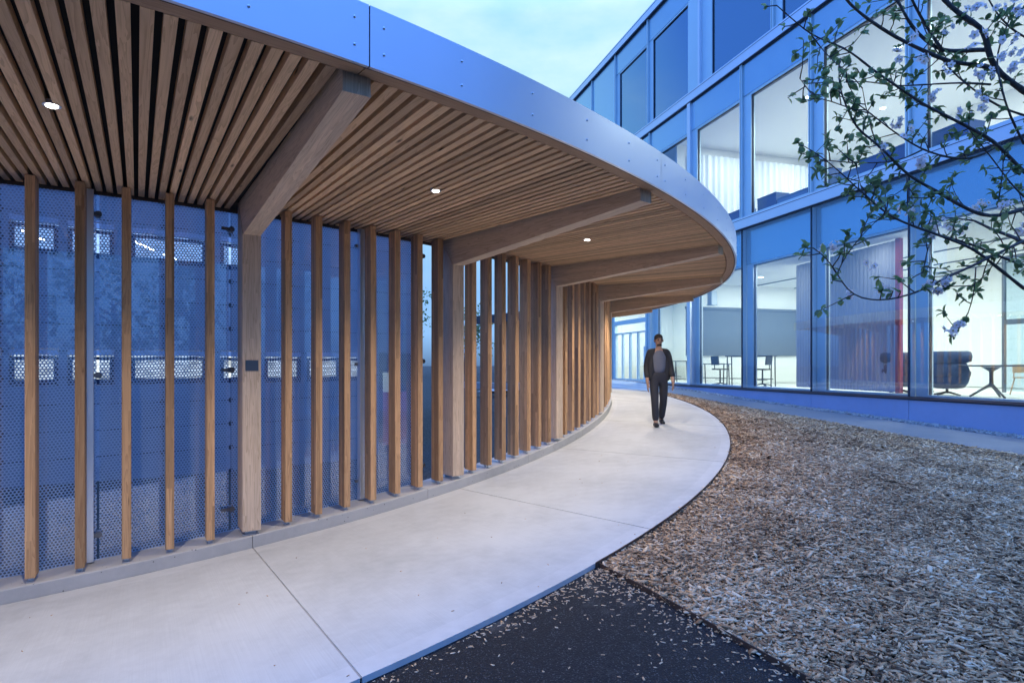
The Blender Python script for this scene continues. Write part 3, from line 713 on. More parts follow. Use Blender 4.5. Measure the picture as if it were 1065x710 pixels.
mb.quad([WP(S1, 0, ZB), WP(S1, 9, ZB), WP(S1, 9, ZT), WP(S1, 0, ZT)], [(0, ZB), (9, ZB), (9, ZT), (0, ZT)]); mb.quad([WP(S0, 9, ZB), WP(S0, 0, ZB), WP(S0, 0, ZT), WP(S0, 9, ZT)])
mb.quad([WP(S1, 9, ZB), WP(S0, 9, ZB), WP(S0, 9, ZT), WP(S1, 9, ZT)])
mb.build('wall', M['cast'], cb)
mb = MB(); mb.quad([WP(S0, 0, ZT), WP(S1, 0, ZT), WP(S1, 9, ZT), WP(S0, 9, ZT)]); mb.build('roof', M['roof'], cb)
def room_mat(name, col, s, blind):
    t = NT(name); p = t.uv(); sx = t.n('ShaderNodeSeparateXYZ'); t.put(p, sx.inputs[0])
    n = t.noise(t.vec(p, (1.5, 6, 1)), 2.2, 4, .7)
    line = t.math('GREATER_THAN', t.math('FRACT', t.math('MULTIPLY', sx.outputs[1], 13.0)), .35)
    c = t.mix(t.math('MULTIPLY', t.math('GREATER_THAN', n, .52), .75), col, tuple(x * (.25 if blind else .6) for x in col))
    if blind: c = t.mix(t.math('MULTIPLY', line, .5), c, tuple(x * .3 for x in col))
    e = t.n('ShaderNodeEmission'); t.put(c, e.inputs[0]); e.inputs[1].default_value = s
    return t.done(e.outputs[0])
M['room_up'] = room_mat('lit_room_upper', (.40, .60, .95), 1.5, False); M['room_lo'] = room_mat('lit_room_lower', (.95, .96, .92), 1.7, True)
M['pane_b'] = glass('slot_glass', (.85, .93, 1.0), 1.6, .06)
M['blue_frame'] = metal('dark_blue_frame', (.035, .05, .10), .4, .3); M['blind_box'] = metal('pale_blind_box', (.72, .79, .92), .45, .2)
def slot(a, b, z0, z1, mat):
    fr = MB(); y = .05; g = .004; a += g; b -= g; z0 += g; z1 -= g
    fr.bar(WP(a, y, z0 + .045), WP(b, y, z0 + .045), -Vector((*WN, 0)) * .06, (0, 0, .09))
    fr.bar(WP(a, y, z1 - .14), WP(b, y, z1 - .14), -Vector((*WN, 0)) * .06, (0, 0, .05))
    for s in (a + .03, b - .03): fr.bar(WP(s, y, z0 + .09), WP(s, y, z1 - .165), Vector((*WD, 0)) * .06, Vector((*WN, 0)) * .055)
    f = fr.build('window', M['blue_frame'], cb)
    m2 = MB(); m2.bar(WP(a, .03, z1 - .05), WP(b, .03, z1 - .05), Vector((*WN, 0)) * .09, (0, 0, .085)); x = m2.build('blind_box', M['blind_box'], f)
    m2 = MB(); m2.quad([WP(a, y, z0), WP(b, y, z0), WP(b, y, z1), WP(a, y, z1)]); x = m2.build('pane', M['pane_b'], f)
    m2 = MB(); m2.quad([WP(a - .0, DEP - .01, z0), WP(b, DEP - .01, z0), WP(b, DEP - .01, z1), WP(a, DEP - .01, z1)], [(a, z0), (b, z0), (b, z1), (a, z1)]); x = m2.build('lit_room', mat, f)
    return f
for i, (a, b) in enumerate(up_w):
    f = slot(a, b, *UPR, M['room_up'])
    if i in (1, 3):
        m2 = MB(); m = a + (b - a) * (.22 if i == 1 else .05); m2.tube([WP(m, .2, UPR[0] + .37), WP(m + .28, .2, UPR[0] + .25)], .014, 6); m2.tube([WP(m + .42, .2, UPR[0] + .2), WP(m + .62, .2, UPR[0] + .13)], .011, 6)
        x = m2.build('tube_lamp', M['tube'], f)
for a, b in lo_w: slot(a, b, *LOR, M['room_lo'])
# glazed door at the end of the wall
a, b, z0, z1 = DOOR; fr = MB(); y = .06
for s in (a + .05, b - .05): fr.bar(WP(s, y, z0), WP(s, y, z1 - .1), Vector((*WD, 0)) * .09, Vector((*WN, 0)) * .07)
fr.bar(WP(a, y, z1 - .05), WP(b, y, z1 - .05), Vector((*WN, 0)) * .07, (0, 0, .1)); fr.bar(WP(a + .1, y, z0 + .07), WP(b - .1, y, z0 + .07), Vector((*WN, 0)) * .065, (0, 0, .14))
dr = fr.build('door', M['blue_frame'], cb)
m2 = MB(); m2.quad([WP(a, y, z0), WP(b, y, z0), WP(b, y, z1), WP(a, y, z1)]); x = m2.build('pane', M['pane_b'], dr)
m2 = MB(); q = DEP - .01; zm = CZ - .55; m2.quad([WP(a, q, zm), WP((a + b) / 2 + .05, q, zm), WP((a + b) / 2 + .05, q, z1 - .4), WP(a, q, z1 - .4)], [(0, 0), (1, 0), (1, 1), (0, 1)], m=0)
m2.quad([WP(a, q, z0), WP(b, q, z0), WP(b, q, zm), WP(a, q, zm)], m=1); m2.quad([WP((a + b) / 2 + .05, q, zm), WP(b, q, zm), WP(b, q, z1), WP((a + b) / 2 + .05, q, z1)], m=2); m2.quad([WP(a, q, z1 - .4), WP((a + b) / 2 + .05, q, z1 - .4), WP((a + b) / 2 + .05, q, z1), WP(a, q, z1)], m=2)
x = m2.build('lobby_wall', [emitter('lit_lobby', (.9, .95, .85), .75), emitter('lit_red_lobby', (.5, .12, .2), .45), M['dark_in']], dr)

# ------------------------------------------------------------------ glass building
gb = thing('glass_building', 'three-storey glazed building with blue-grey panels, pale floor bands and lit rooms', 'building', FP(0, 0, CZ - 1.35))
Z = lambda v: CZ + v
LV = dict(s=-.748, b1=(4.62, 4.98), b2=(10.2, 10.57), r=(15.25, 15.6))
UA, UB, DP = U[0], U[-1], 12.0
eu3, ei3 = Vector((*EU, 0)), Vector((*EI, 0))
def gbar(mb, u0, u1, z0, z1, w0, w1, r=None, m=0):
    """block on the front: u range, z range, w range (negative stands proud)"""
    zc = (z0 + z1) / 2; wc = (w0 + w1) / 2
    mb.bar(FP(u0, wc, zc), FP(u1, wc, zc), ei3 * (w1 - w0), (0, 0, z1 - z0), r=r, m=m)
# plinth in lengths, joints at the mullions
for a, b in zip(U, U[1:]):
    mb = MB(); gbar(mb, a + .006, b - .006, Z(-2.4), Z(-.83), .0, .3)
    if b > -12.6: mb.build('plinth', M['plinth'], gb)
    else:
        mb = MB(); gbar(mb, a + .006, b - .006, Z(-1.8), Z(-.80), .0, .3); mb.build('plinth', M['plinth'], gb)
mb = MB(); gbar(mb, U[5], UB, Z(-.80), Z(-.768), -.035, .28); mb.build('sill', plain('bronze_sill', (.16, .13, .13), .4, .5), gb)
mb = MB(); gbar(mb, UA, UB, Z(-.83), Z(-.802), -.0, .25); gbar(mb, UA, UB, Z(-.766), Z(-.748), .01, .25); mb.build('sill_joint', M['frame_dark'], gb)
for nm, (z0, z1), pr in (('floor_band', LV['b1'], .10), ('floor_band', LV['b2'], .10), ('roof_band', LV['r'], .12)):
    mb = MB(); gbar(mb, UA, UB, Z(z0), Z(z1), -pr, .3); o = mb.build(nm, M['alu'], gb)
    mb = MB(); gbar(mb, UA, UB, Z(z1 - .075), Z(z1 - .06), -pr - .006, -pr + .05); gbar(mb, UA, UB, Z(z0) - .035, Z(z0), -.055, .25); x = mb.build('shadow_gap', M['frame_dark'], o)
# roof, floors, outer walls
mb = MB(); gbar(mb, UA, UB, Z(15.26), Z(15.5), .3, DP); mb.build('roof', M['roof'], gb)
for nm, z0, z1 in (('floor_slab', 4.66, 4.94), ('floor_slab', 10.24, 10.52), ('floor_slab', -.95, -.76)):
    mb = MB(); gbar(mb, UA, UB, Z(z0), Z(z1), .3, DP); mb.build(nm, M['floor_in'], gb)
mb = MB(); gbar(mb, UA - .25, UA, Z(-2), Z(15.5), .0, DP); gbar(mb, UB, UB + .25, Z(-2), Z(15.5), .0, DP); mb.build('end_wall', M['panel'], gb)
mb = MB(); gbar(mb, UA, UB, Z(-2), Z(15.2), DP, DP + .25); mb.build('rear_wall', M['white_wall'], gb)
# ceilings of the lit rooms
mb = MB(); gbar(mb, UA, UB, Z(3.42), Z(3.5), .26, DP - .01); mb.build('room_ceiling', M['ceiling'], gb)
mb = MB(); gbar(mb, UA, UB, Z(9.12), Z(9.2), .26, DP - .01); mb.build('room_ceiling', M['ceiling'], gb)
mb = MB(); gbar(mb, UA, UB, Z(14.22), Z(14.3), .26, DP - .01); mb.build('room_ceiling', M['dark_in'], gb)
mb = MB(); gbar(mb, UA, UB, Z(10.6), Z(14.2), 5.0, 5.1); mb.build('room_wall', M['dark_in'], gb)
# inner cross walls; the leftmost white one is added to brighten the entrance panes
def cross(u, z0, z1, w0, w1, mat, nm='room_wall'): mb = MB(); gbar(mb, u - .06, u + .06, Z(z0), Z(z1), w0, w1); return mb.build(nm, mat, gb)
cross(-19.2, -.74, 3.42, .25, 5.2, M['white_wall']); cross(-10.9, -.74, 3.42, .9, DP, M['white_wall']); cross(-10.9, 5.0, 9.12, .35, DP, M['white_wall'])
mb = MB(); gbar(mb, -10.8, UB, Z(-.74), Z(3.42), 8.2, 8.3); mb.build('room_wall', M['white_wall'], gb)
mb = MB(); gbar(mb, -10.8, UB, Z(4.96), Z(9.12), 8.2, 8.3); mb.build('room_wall', M['white_wall'], gb)
mb = MB(); gbar(mb, UA, -10.97, Z(-.74), Z(3.42), 5.2, 5.3); mb.build('room_wall', M['white_wall'], gb)
# mullions, panels and panes
def seam(u, z0, z1):
    mb = MB(); gbar(mb, u - .014, u + .014, Z(z0), Z(z1), -.014, .03); gbar(mb, u - .03, u + .03, Z(z0), Z(z1), .031, .16, m=1); mb.build('mullion', [M['frame_dark'], M['reveal']], gb)
def skin(u0, u1, z0, z1): mb = MB(); gbar(mb, u0, u1, Z(z0), Z(z1), .0, .014); mb.build('outer_glass', M['glass_skin'], gb)
def mull(u, z0, z1, bright=False, bw=.105):
    mb = MB()
    if bright: gbar(mb, u - bw, u + bw, Z(z0), Z(z1), -.075, .2); mb.build('mullion', M['alu'], gb)
    else:
        gbar(mb, u - .055, u - .012, Z(z0), Z(z1), -.05, .2); gbar(mb, u + .012, u + .055, Z(z0), Z(z1), -.05, .2); gbar(mb, u - .012, u + .012, Z(z0), Z(z1), -.02, .2, m=1)
        mb.build('mullion', [M['frame'], M['frame_dark']], gb)
def window(u0, u1, z0, z1, pane_mat, sash=.36, fz=.07, dw=0.0, mt='frame'):
    """pale side panel at the left, framed pane"""
    fr = MB(); G = lambda m_, p, q, z_, y_, w0, w1, m=0: gbar(m_, p, q, Z(z_), Z(y_), w0 + dw, w1 + dw, m=m)
    if sash: G(fr, u0, u0 + sash, z0, z1, .03, .2)
    a = u0 + sash; rf = .05 if dw == 0 else .03
    G(fr, a, u1, z0, z0 + fz, .02, .18); G(fr, a, u1, z1 - fz, z1, .02, .18)
    G(fr, a, a + .03, z0 + fz, z1 - fz, .02, .18); G(fr, a + .03, a + .045, z0 + fz, z1 - fz, .05, .12, 1); G(fr, u1 - rf, u1, z0 + fz, z1 - fz, .02, .18)
    G(fr, a, u1, z1 - fz - .03, z1 - fz, .06, .17, 1)
    f = fr.build('window', [M[mt], M['frame_dark']], gb)
    mb = MB(); G(mb, a + .03, u1 - rf + .015, z0 + fz - .02, z1 - fz + .02, .085, .097); mb.build('pane', pane_mat, f)
def panel(u0, u1, z0, z1, mat=None): mb = MB(); gbar(mb, u0, u1, Z(z0), Z(z1), .012, .06); mb.build('spandrel_panel', mat or M['panel'], gb)
M['glass_skin'] = glass('outer_skin_glass', (.86, .94, .98), 1.2, .095); M['reveal'] = metal('pale_reveal', (.70, .80, .84), .5, .1)
M['spandrel_glass'] = metal('spandrel_glass', (.46, .62, .78), .04, .85, .01)
g = .06
for i, (a, b) in enumerate(zip(U, U[1:])):
    near = b > -10
    # ground floor
    if a > -16 and not near: pass
    if near:
        skin(a + .016, b - .016, -.744, 4.582); mb = MB(); gbar(mb, a + .032, b - .032, Z(3.42), Z(4.58), .17, .25); mb.build('spandrel_panel', M['panel'], gb); window(a + .032, b - .032, -.744, 3.41, M['glass_in'], .30, .045, dw=.15, mt='reveal')
    # first floor
    panel(a + g, b - g, 9.08, 10.165); window(a + g, b - g, 4.985, 9.07, M['glass'], .36)
for u in U:
    b_ = abs(u + 9.33) < .1
    if b_: mull(u, -.745, 4.585, True)
    elif u > -9.5: seam(u, -.744, 4.582)
    mull(u, 4.985, 10.165, b_)
U2 = [-30, -26, -21.9, -18.6, -15.8, -12.6, -8.65, -4.7, -.75, 3.2, 7.1, UB]
for i, (a, b) in enumerate(zip(U2, U2[1:])):
    if i in (3, 0): panel(a + g, b - g, 10.575, 15.21)
    elif i in (2,): panel(a + g, b - g, 10.575, 15.21)
    else:
        panel(a + g, b - g, 14.20, 15.21); s = {6: .62, 5: .3}.get(i, .3)
        if i == 5: window(a + g, b - g - .75, 10.575, 14.19, M['glass_dark'], s); mb = MB(); gbar(mb, b - g - .75, b - g, Z(10.575), Z(14.19), .0, .1); mb.build('side_panel', M['frame'], gb)
        else: window(a + g, b - g, 10.575, 14.19, M['glass_dark'], s)
for u in U2: mull(u, 10.575, 15.21, abs(u + 8.65) < .1, .06)

# ---- entrance in the far bays of the ground floor
u0, u1, u2, u3 = -18.66, -15.6, -12.44, -9.33
mb = MB(); gbar(mb, UA, u1 - .5, Z(-.74), Z(4.6), .02, .2); mb.build('wall_panel', M['panel'], gb)
mull(u2, -.72, 4.585)
fr = MB(); e0, e1 = u1 - .45, u2 - .3
for a_, b_, c_, d_ in ((e0, e0 + .14, -.74, 3.5), (e1 - .12, e1, -.74, 3.5), (e0 + .14, e1 - .12, 1.95, 2.15), (e0 + .14, e1 - .12, 3.3, 3.5), (e0 + .14, e1 - .12, 1.50, 1.56)): gbar(fr, a_, b_, Z(c_), Z(d_), .0, .16)
for k in range(5):
    uu = e0 + .14 + (e1 - .12 - e0 - .14) * k / 4; gbar(fr, uu - .05, uu + .05, Z(-.74), Z(1.5), .02, .12)
for k in range(4):
    ua = e0 + .19 + (e1 - .12 - e0 - .14) * k / 4; ub = e0 + .09 + (e1 - .12 - e0 - .14) * (k + 1) / 4
    gbar(fr, ua, ub, Z(-.74), Z(-.62), .02, .11)
ed = fr.build('entrance_door', M['frame'], gb)
mb = MB(); gbar(mb, e0 + .1, e1 - .1, Z(-.7), Z(3.4), .06, .072); x = mb.build('pane', M['glass'], ed)
mb = MB(); gbar(mb, e0, e1, Z(3.5), Z(4.6), .02, .15); gbar(mb, e1, u2 - .08, Z(-.74), Z(4.6), .03, .2); gbar(mb, u1 - .5, e0, Z(-.74), Z(4.6), .03, .2); mb.build('wall_panel', M['panel'], gb)
mb = MB(); gbar(mb, e1 + .02, e1 + .16, Z(-.74), Z(.85), -.16, .0); tag(mb.build('intercom_post', M['frame'], None), 'slim grey call post beside the glazed entrance doors', 'call post')

# ---- rooms: lamps
def room_lamp(u, wv, z, e, col=(1, .925, .75), rad=.085, n=0, lab=None):
    p = FP(u, wv, Z(z) - .001); r = thing('ceiling_lamp', lab, 'ceiling lamp', p, 'round ceiling lamps in the glass building')
    mb = MB(); mb.lathe(p, [(.001, -.012), (rad, -.012), (rad, -.001), (.001, -.001)], 16); mb.build('lamp', M['lamp'], r)
    l = bpy.data.lights.new('ceiling_lamp_light', 'AREA'); l.shape = 'DISK'; l.size = rad * 2; l.energy = e; l.color = col
    o = bpy.data.objects.new('ceiling_lamp_light', l); C.objects.link(o); o.parent = r; o.location = (0, 0, -.02)
for u in (-8.5, -5.2, -1.9, 1.6, 4.9):
    for wv in (.5, 2.6, 5.2): room_lamp(u, wv, 3.42, 20 if wv < 1 else 130, rad=.05 if wv < 1 else .085, lab='round lamp in the white ground-floor room ceiling, front row added to brighten the curtain')  # small front row near the glass is added to brighten the curtain
for u in (-13.8, -16.5):
    room_lamp(u, 1.6, 3.42, 240, lab='round lamp in the entrance hall ceiling')
for u in (-9.0, -5.6, -2.2, 1.4, 5):
    for wv in (2.2, 5.4): room_lamp(u, wv, 9.12, 105, lab='round lamp in the first-floor room ceiling')

# ---- furniture and fittings seen through the panes
M['purple'] = plain('purple_grey_fabric', (.46, .46, .56), .9, var=.06); M['red'] = plain('red_fabric', (.38, .07, .12), .8); M['navy'] = plain('navy_fabric', (.085, .115, .19), .85)
M['chart'] = plain('charcoal_plastic', (.06, .07, .085), .5); M['screen'] = plain('grey_screen', (.10, .125, .16), .7); M['cabinet'] = plain('blue_cabinet', (.07, .12, .26), .6); M['cabinet2'] = plain('pale_cabinet', (.40, .45, .52), .6)
mb = MB(); gbar(mb, -10.82, -10.76, Z(.42), Z(2.35), .75, 6.3); gbar(mb, -10.80, -10.70, Z(2.35), Z(2.45), .7, 6.35); tag(mb.build('projection_screen', M['screen']), 'large dark grey presentation screen on the cross wall of the lit classroom', 'screen')
def curtain(name, pts, z0, z1, amp, wl, mat, label, cat):
    pts = [Vector(p) for p in pts]; L = (pts[1] - pts[0]).length; n = int(L / wl * 8); d = (pts[1] - pts[0]).normalized(); nn = Vector((-d.y, d.x, 0)); mb = MB(); th = nn * .012
    row = []
    ph = 0
    for i in range(n + 1):
        s = L * i / n; ph += 2 * math.pi / 8 * random.uniform(.6, 1.4); row.append(pts[0] + d * s + nn * math.sin(ph) * amp)
    A_ = [v3(p, z0) for p in row]; B_ = [v3(p, z1) for p in row]; mb.strip(A_, B_); mb.strip([p + th for p in B_], [p + th for p in A_]); mb.strip([p + th for p in A_], A_); mb.strip(B_, [p + th for p in B_])
    return tag(mb.build(name, mat, smooth=False), label, cat)
p0, p1 = FP(-5.65, 1.72, 0), FP(-1.45, 1.25, 0)
curtain('curtain', (p0, p1), Z(-.72), Z(3.38), .014, .14, M['purple'], 'purple-grey floor-length curtain behind the ground-floor panes', 'curtain')
mb = MB(); gbar(mb, -1.40, -1.27, Z(-.74), Z(3.40), 1.18, 1.30); tag(mb.build('red_panel', M['red']), 'tall narrow red panel at the end of the purple curtain', 'panel')
M['sheer'] = plain('white_curtain', (.74, .78, .82), .9, var=.04)
curtain('curtain', (FP(-10.6, .9, 0), FP(-10.6, 8.1, 0)), Z(5.05), Z(8.75), .05, .3, M['sheer'], 'long white pleated curtain in the first-floor room', 'curtain')
for k, (a, b, h, mat, lab_) in enumerate(((-9.2, -6.7, .2, 'cabinet', 'low blue cabinet behind the first-floor glass left of the mullion'), (-6.0, -5.1, .32, 'cabinet', 'short blue cabinet in the second first-floor window'), (-5.05, -3.75, .08, 'cabinet2', 'pale cabinet between two blue ones on the first floor'), (-3.7, -2.95, .45, 'cabinet', 'taller blue cupboard just left of the first-floor mullion'), (-2.9, -1.9, .12, 'cabinet2', 'small pale cabinet right of the taller blue cupboard'), (-1.85, 1.1, .27, 'cabinet', 'long blue cupboard behind the blossoming branches on the first floor'))):
    mb = MB(); gbar(mb, a, b, Z(4.97), Z(4.97 + .3 + h), .45, .95); gbar(mb, a - .01, b + .01, Z(4.97 + .3 + h), Z(5.0 + .3 + h), .43, .97)
    for q in range(1, max(2, int((b - a) / .7))): u_ = a + (b - a) * q / max(2, int((b - a) / .7)); gbar(mb, u_ - .004, u_ + .004, Z(5.0), Z(5.2 + h), .446, .45)
    tag(mb.build('cabinet', M[mat]), lab_, 'cabinet')

FLZ = Z(-.76)
def swivel(px, D, yaw, name, label):
    x = (px - CX) / F * D; r = thing('office_chair', label, 'chair', (x, D, FLZ)); c, s = math.cos(yaw), math.sin(yaw)
    Q = lambda a, b, z: Vector((x + c * a - s * b, D + s * a + c * b, FLZ + z))
    m2 = MB(); m2.bar(Q(-.22, 0, .62), Q(.22, 0, .62), Q(0, .42, 0) - Q(0, 0, 0), (0, 0, .05)); m2.build('seat', M['chart'], r)
    m2 = MB(); m2.bar(Q(-.23, 0, .78), Q(-.27, 0, 1.12), Q(0, .4, 0) - Q(0, 0, 0), Q(.035, 0, 0) - Q(0, 0, 0)); m2.tube([Q(-.1, 0, .6), Q(-.27, 0, .62), Q(-.27, 0, .8)], .02, 6); m2.build('backrest', M['chart'], r)
    m2 = MB(); m2.tube([Q(0, 0, .08), Q(0, 0, .6)], .03, 8); m2.lathe(Q(0, 0, .22), [(.17, 0), (.19, .012), (.17, .024)], 14)
    for k in range(5): a = 2 * math.pi * k / 5; m2.tube([Q(0, 0, .1), Q(.3 * math.cos(a), .3 * math.sin(a), .05)], [.025, .018], 6); m2.lathe(Q(.3 * math.cos(a), .3 * math.sin(a), 0), [(.015, 0), (.028, .02), (.015, .05)], 8)
    m2.build('base', M['chart'], r)
swivel(793, 22.0, 2.2, '', 'dark swivel work stool below the grey screen, right of the mullion'); swivel(749, 23.0, .4, '', 'dark swivel work stool left of the mullion beside the high desk')
def desk(px0, px1, D0, D1, h, label):
    a = Vector(((px0 - CX) / F * D0, D0, FLZ)); b = Vector(((px1 - CX) / F * D1, D1, FLZ)); d = (b - a).normalized(); nn = Vector((-d.y, d.x, 0)); r = thing('desk', label, 'desk', a.lerp(b, .5))
    m2 = MB(); m2.bar(a + UPZ * h, b + UPZ * h, nn * .7, (0, 0, .035)); m2.build('tabletop', M['chart'], r)
    for q in (a + d * .06, b - d * .06):
        for s in (-.3, .3): m2 = MB(); m2.tube([q + nn * s, q + nn * s * .8 + UPZ * h], .022, 6); m2.build('leg', M['chart'], r)
    m2 = MB(); m2.tube([a + d * .06 + UPZ * .28, b - d * .06 + UPZ * .28], .018, 6); m2.build('rail', M['chart'], r)
desk(757, 806, 22.6, 21.6, 1.10, 'high dark bench desk under the grey screen'); desk(729, 757, 24.0, 23.3, .82, 'lower dark desk at the left end of the classroom')
# armchairs
def armchair(px, D, yaw, label, mat):
    x = (px - CX) / F * D; r = thing('armchair', label, 'armchair', (x, D, FLZ)); co, si = math.cos(yaw), math.sin(yaw)
    Q = lambda a, b, z: Vector((x + co * a - si * b, D + si * a + co * b, FLZ + z))
    def shell(prof, y0, y1, name):
        m2 = MB(); n = 20
        rows = [[Q(rx * math.cos(t) + ox, ry * math.sin(t), z) for t in (2 * math.pi * k / n for k in range(n))] for rx, ry, z, ox in prof]
        for A_, B_ in zip(rows, rows[1:]):
            for k in range(n): j = (k + 1) % n; m2.quad([A_[k], A_[j], B_[j], B_[k]])
        m2.quad(rows[0][::-1]); m2.quad(rows[-1]); return m2.build(name, mat, r, smooth=True)
    shell([(.20, .22, .17, 0), (.34, .36, .20, 0), (.41, .43, .30, -.01), (.43, .47, .44, -.02), (.40, .45, .52, -.03), (.25, .3, .53, 0)], 0, 0, 'seat')
    shell([(.17, .40, .48, -.27), (.17, .43, .60, -.29), (.14, .38, .76, -.33), (.09, .33, .84, -.35)], 0, 0, 'backrest')
    shell([(.08, .33, .82, -.37), (.13, .44, .86, -.38), (.14, .46, .98, -.40), (.12, .43, 1.09, -.41), (.05, .36, 1.12, -.41)], 0, 0, 'headrest')
    for s_ in (-1, 1):
        m2 = MB(); m2.tube([Q(-.22, .40 * s_, .50), Q(.0, .45 * s_, .58), Q(.24, .40 * s_, .52)], [.05, .055, .035], 10); m2.build('armrest', mat, r, smooth=True)
    m2 = MB(); m2.tube([Q(0, 0, .05), Q(0, 0, .24)], .035, 10)
    for k in range(4): a = math.pi / 4 + math.pi / 2 * k; m2.tube([Q(0, 0, .09), Q(.34 * math.cos(a), .34 * math.sin(a), .015)], [.03, .016], 6)
    m2.build('base', M['chart'], r)
armchair(985, 15.5, 1.1, 'large dark blue lounge chair with headrest seen from behind through the right pane', M['navy']); armchair(937, 16.8, .9, 'dark lounge chair behind the mullion next to the red panel', M['navy'])
armchair(957, 17.6, -1.6, 'red lounge chair partly hidden behind the dark blue one', M['red'])
tx, tD = (1031 - CX) / F * 14.4, 14.4; tb = thing('side_table', 'round dark-topped table on a three-legged stand near the right edge', 'table', (tx, tD, FLZ))
m2 = MB(); m2.lathe((tx, tD, FLZ + .735), [(.62, 0), (.64, .008), (.64, .032), (.62, .04)], 36); m2.build('tabletop', M['chart'], tb)
m2 = MB(); m2.lathe((tx, tD, FLZ), [(.045, .25), (.04, .5), (.045, .62), (.2, .73)], 12); m2.build('stem', M['chart'], tb)
for k in range(3): a = .5 + 2.09 * k; m2 = MB(); m2.tube([Vector((tx, tD, FLZ + .32)), Vector((tx + .42 * math.cos(a), tD + .42 * math.sin(a), FLZ + .012))], [.035, .022], 8); m2.build('leg', M['chart'], tb)
# small chair at the frame's edge
cxx, cD = (1068 - CX) / F * 15.6, 15.6; ch = thing('wooden_chair', 'slim wooden chair cut by the right edge of the view', 'chair', (cxx, cD, FLZ)); wd_ = plain('beech', (.5, .34, .2), .5)
m2 = MB(); m2.box((cxx, cD, FLZ + .45), (.42, .42, .03)); m2.build('seat', wd_, ch)
for sx_ in (-1, 1):
    for sy_ in (-1, 1): m2 = MB(); m2.tube([(cxx + .24 * sx_, cD + .24 * sy_, FLZ), (cxx + .17 * sx_, cD + .17 * sy_, FLZ + .45)], .016, 6); m2.build('leg', wd_, ch)
m2 = MB(); m2.box((cxx, cD + .2, FLZ + .68), (.4, .03, .22)); m2.tube([(cxx - .17, cD + .2, FLZ + .45), (cxx - .17, cD + .2, FLZ + .6)], .014, 6); m2.tube([(cxx + .17, cD + .2, FLZ + .45), (cxx + .17, cD + .2, FLZ + .6)], .014, 6); m2.build('backrest', wd_, ch)
# framed glass partition in the lounge
pr = thing('glass_partition', 'dark-framed glass partition standing behind the lounge chairs', 'partition', FP(.7, 4.4, FLZ)); m2 = MB(); ua, ub = -.9, 2.35
for a_, b_, c_, d_ in ((ua, ua + .07, -.74, 3.0), (ub - .08, ub, -.74, 3.0), (ua + .07, ub - .08, 2.92, 3.0), (ua + .07, ub - .08, 1.12, 1.26), (ua + 1.0, ua + 1.16, -.74, 1.12)): gbar(m2, a_, b_, Z(c_), Z(d_), 4.37, 4.45)
m2.build('frame', M['screen'], pr); m2 = MB(); gbar(m2, ua + .05, ub - .05, Z(-.7), Z(2.95), 4.405, 4.415); m2.build('pane', glass('partition_glass', (.80, .88, .92), 1, .03), pr)
m2 = MB(); 
for wv in (4.0, 6.2, 8.0): gbar(m2, UA + .2, 9, Z(3.385), Z(3.415), wv, wv + .05)
tag(m2.build('ceiling_track', M['screen']), 'thin dark lighting track on the ground-floor ceiling', 'track')
# things in the entrance hall
m2 = MB(); gbar(m2, -10.4, -10.1, Z(2.5), Z(3.05), 1.5, 1.75); gbar(m2, -10.42, -10.08, Z(2.47), Z(2.5), 1.48, 1.77); tag(m2.build('loudspeaker', M['cabinet2']), 'grey loudspeaker high on the wall inside beside the entrance', 'loudspeaker')
desk(697, 709, 27.6, 26.4, .95, 'narrow dark bar table inside the pane right of the entrance')

# ------------------------------------------------------------------ person on the path
def skinned(name, verts, edges, radii, mat, parent=None, sub=2, loc=None):
    me = bpy.data.meshes.new(name); me.from_pydata(verts, edges, []); o = bpy.data.objects.new(name, me); C.objects.link(o)
    md = o.modifiers.new('skin', 'SKIN'); md.use_smooth_shade = True
    for i, r in enumerate(radii): me.skin_vertices[0].data[i].radius = r if isinstance(r, tuple) else (r, r)
    me.skin_vertices[0].data[0].use_root = True
    s = o.modifiers.new('sub', 'SUBSURF'); s.levels = s.render_levels = sub
    dg = bpy.context.evaluated_depsgraph_get(); dg.update(); nm = bpy.data.meshes.new_from_object(o.evaluated_get(dg)); nm.name = name
    o.modifiers.clear(); o.data = nm
    nm.materials.clear(); nm.materials.append(mat); nm.polygons.foreach_set('use_smooth', [True] * len(nm.polygons)); nm.polygons.foreach_set('material_index', [0] * len(nm.polygons))
    if parent: o.parent = parent
    return o
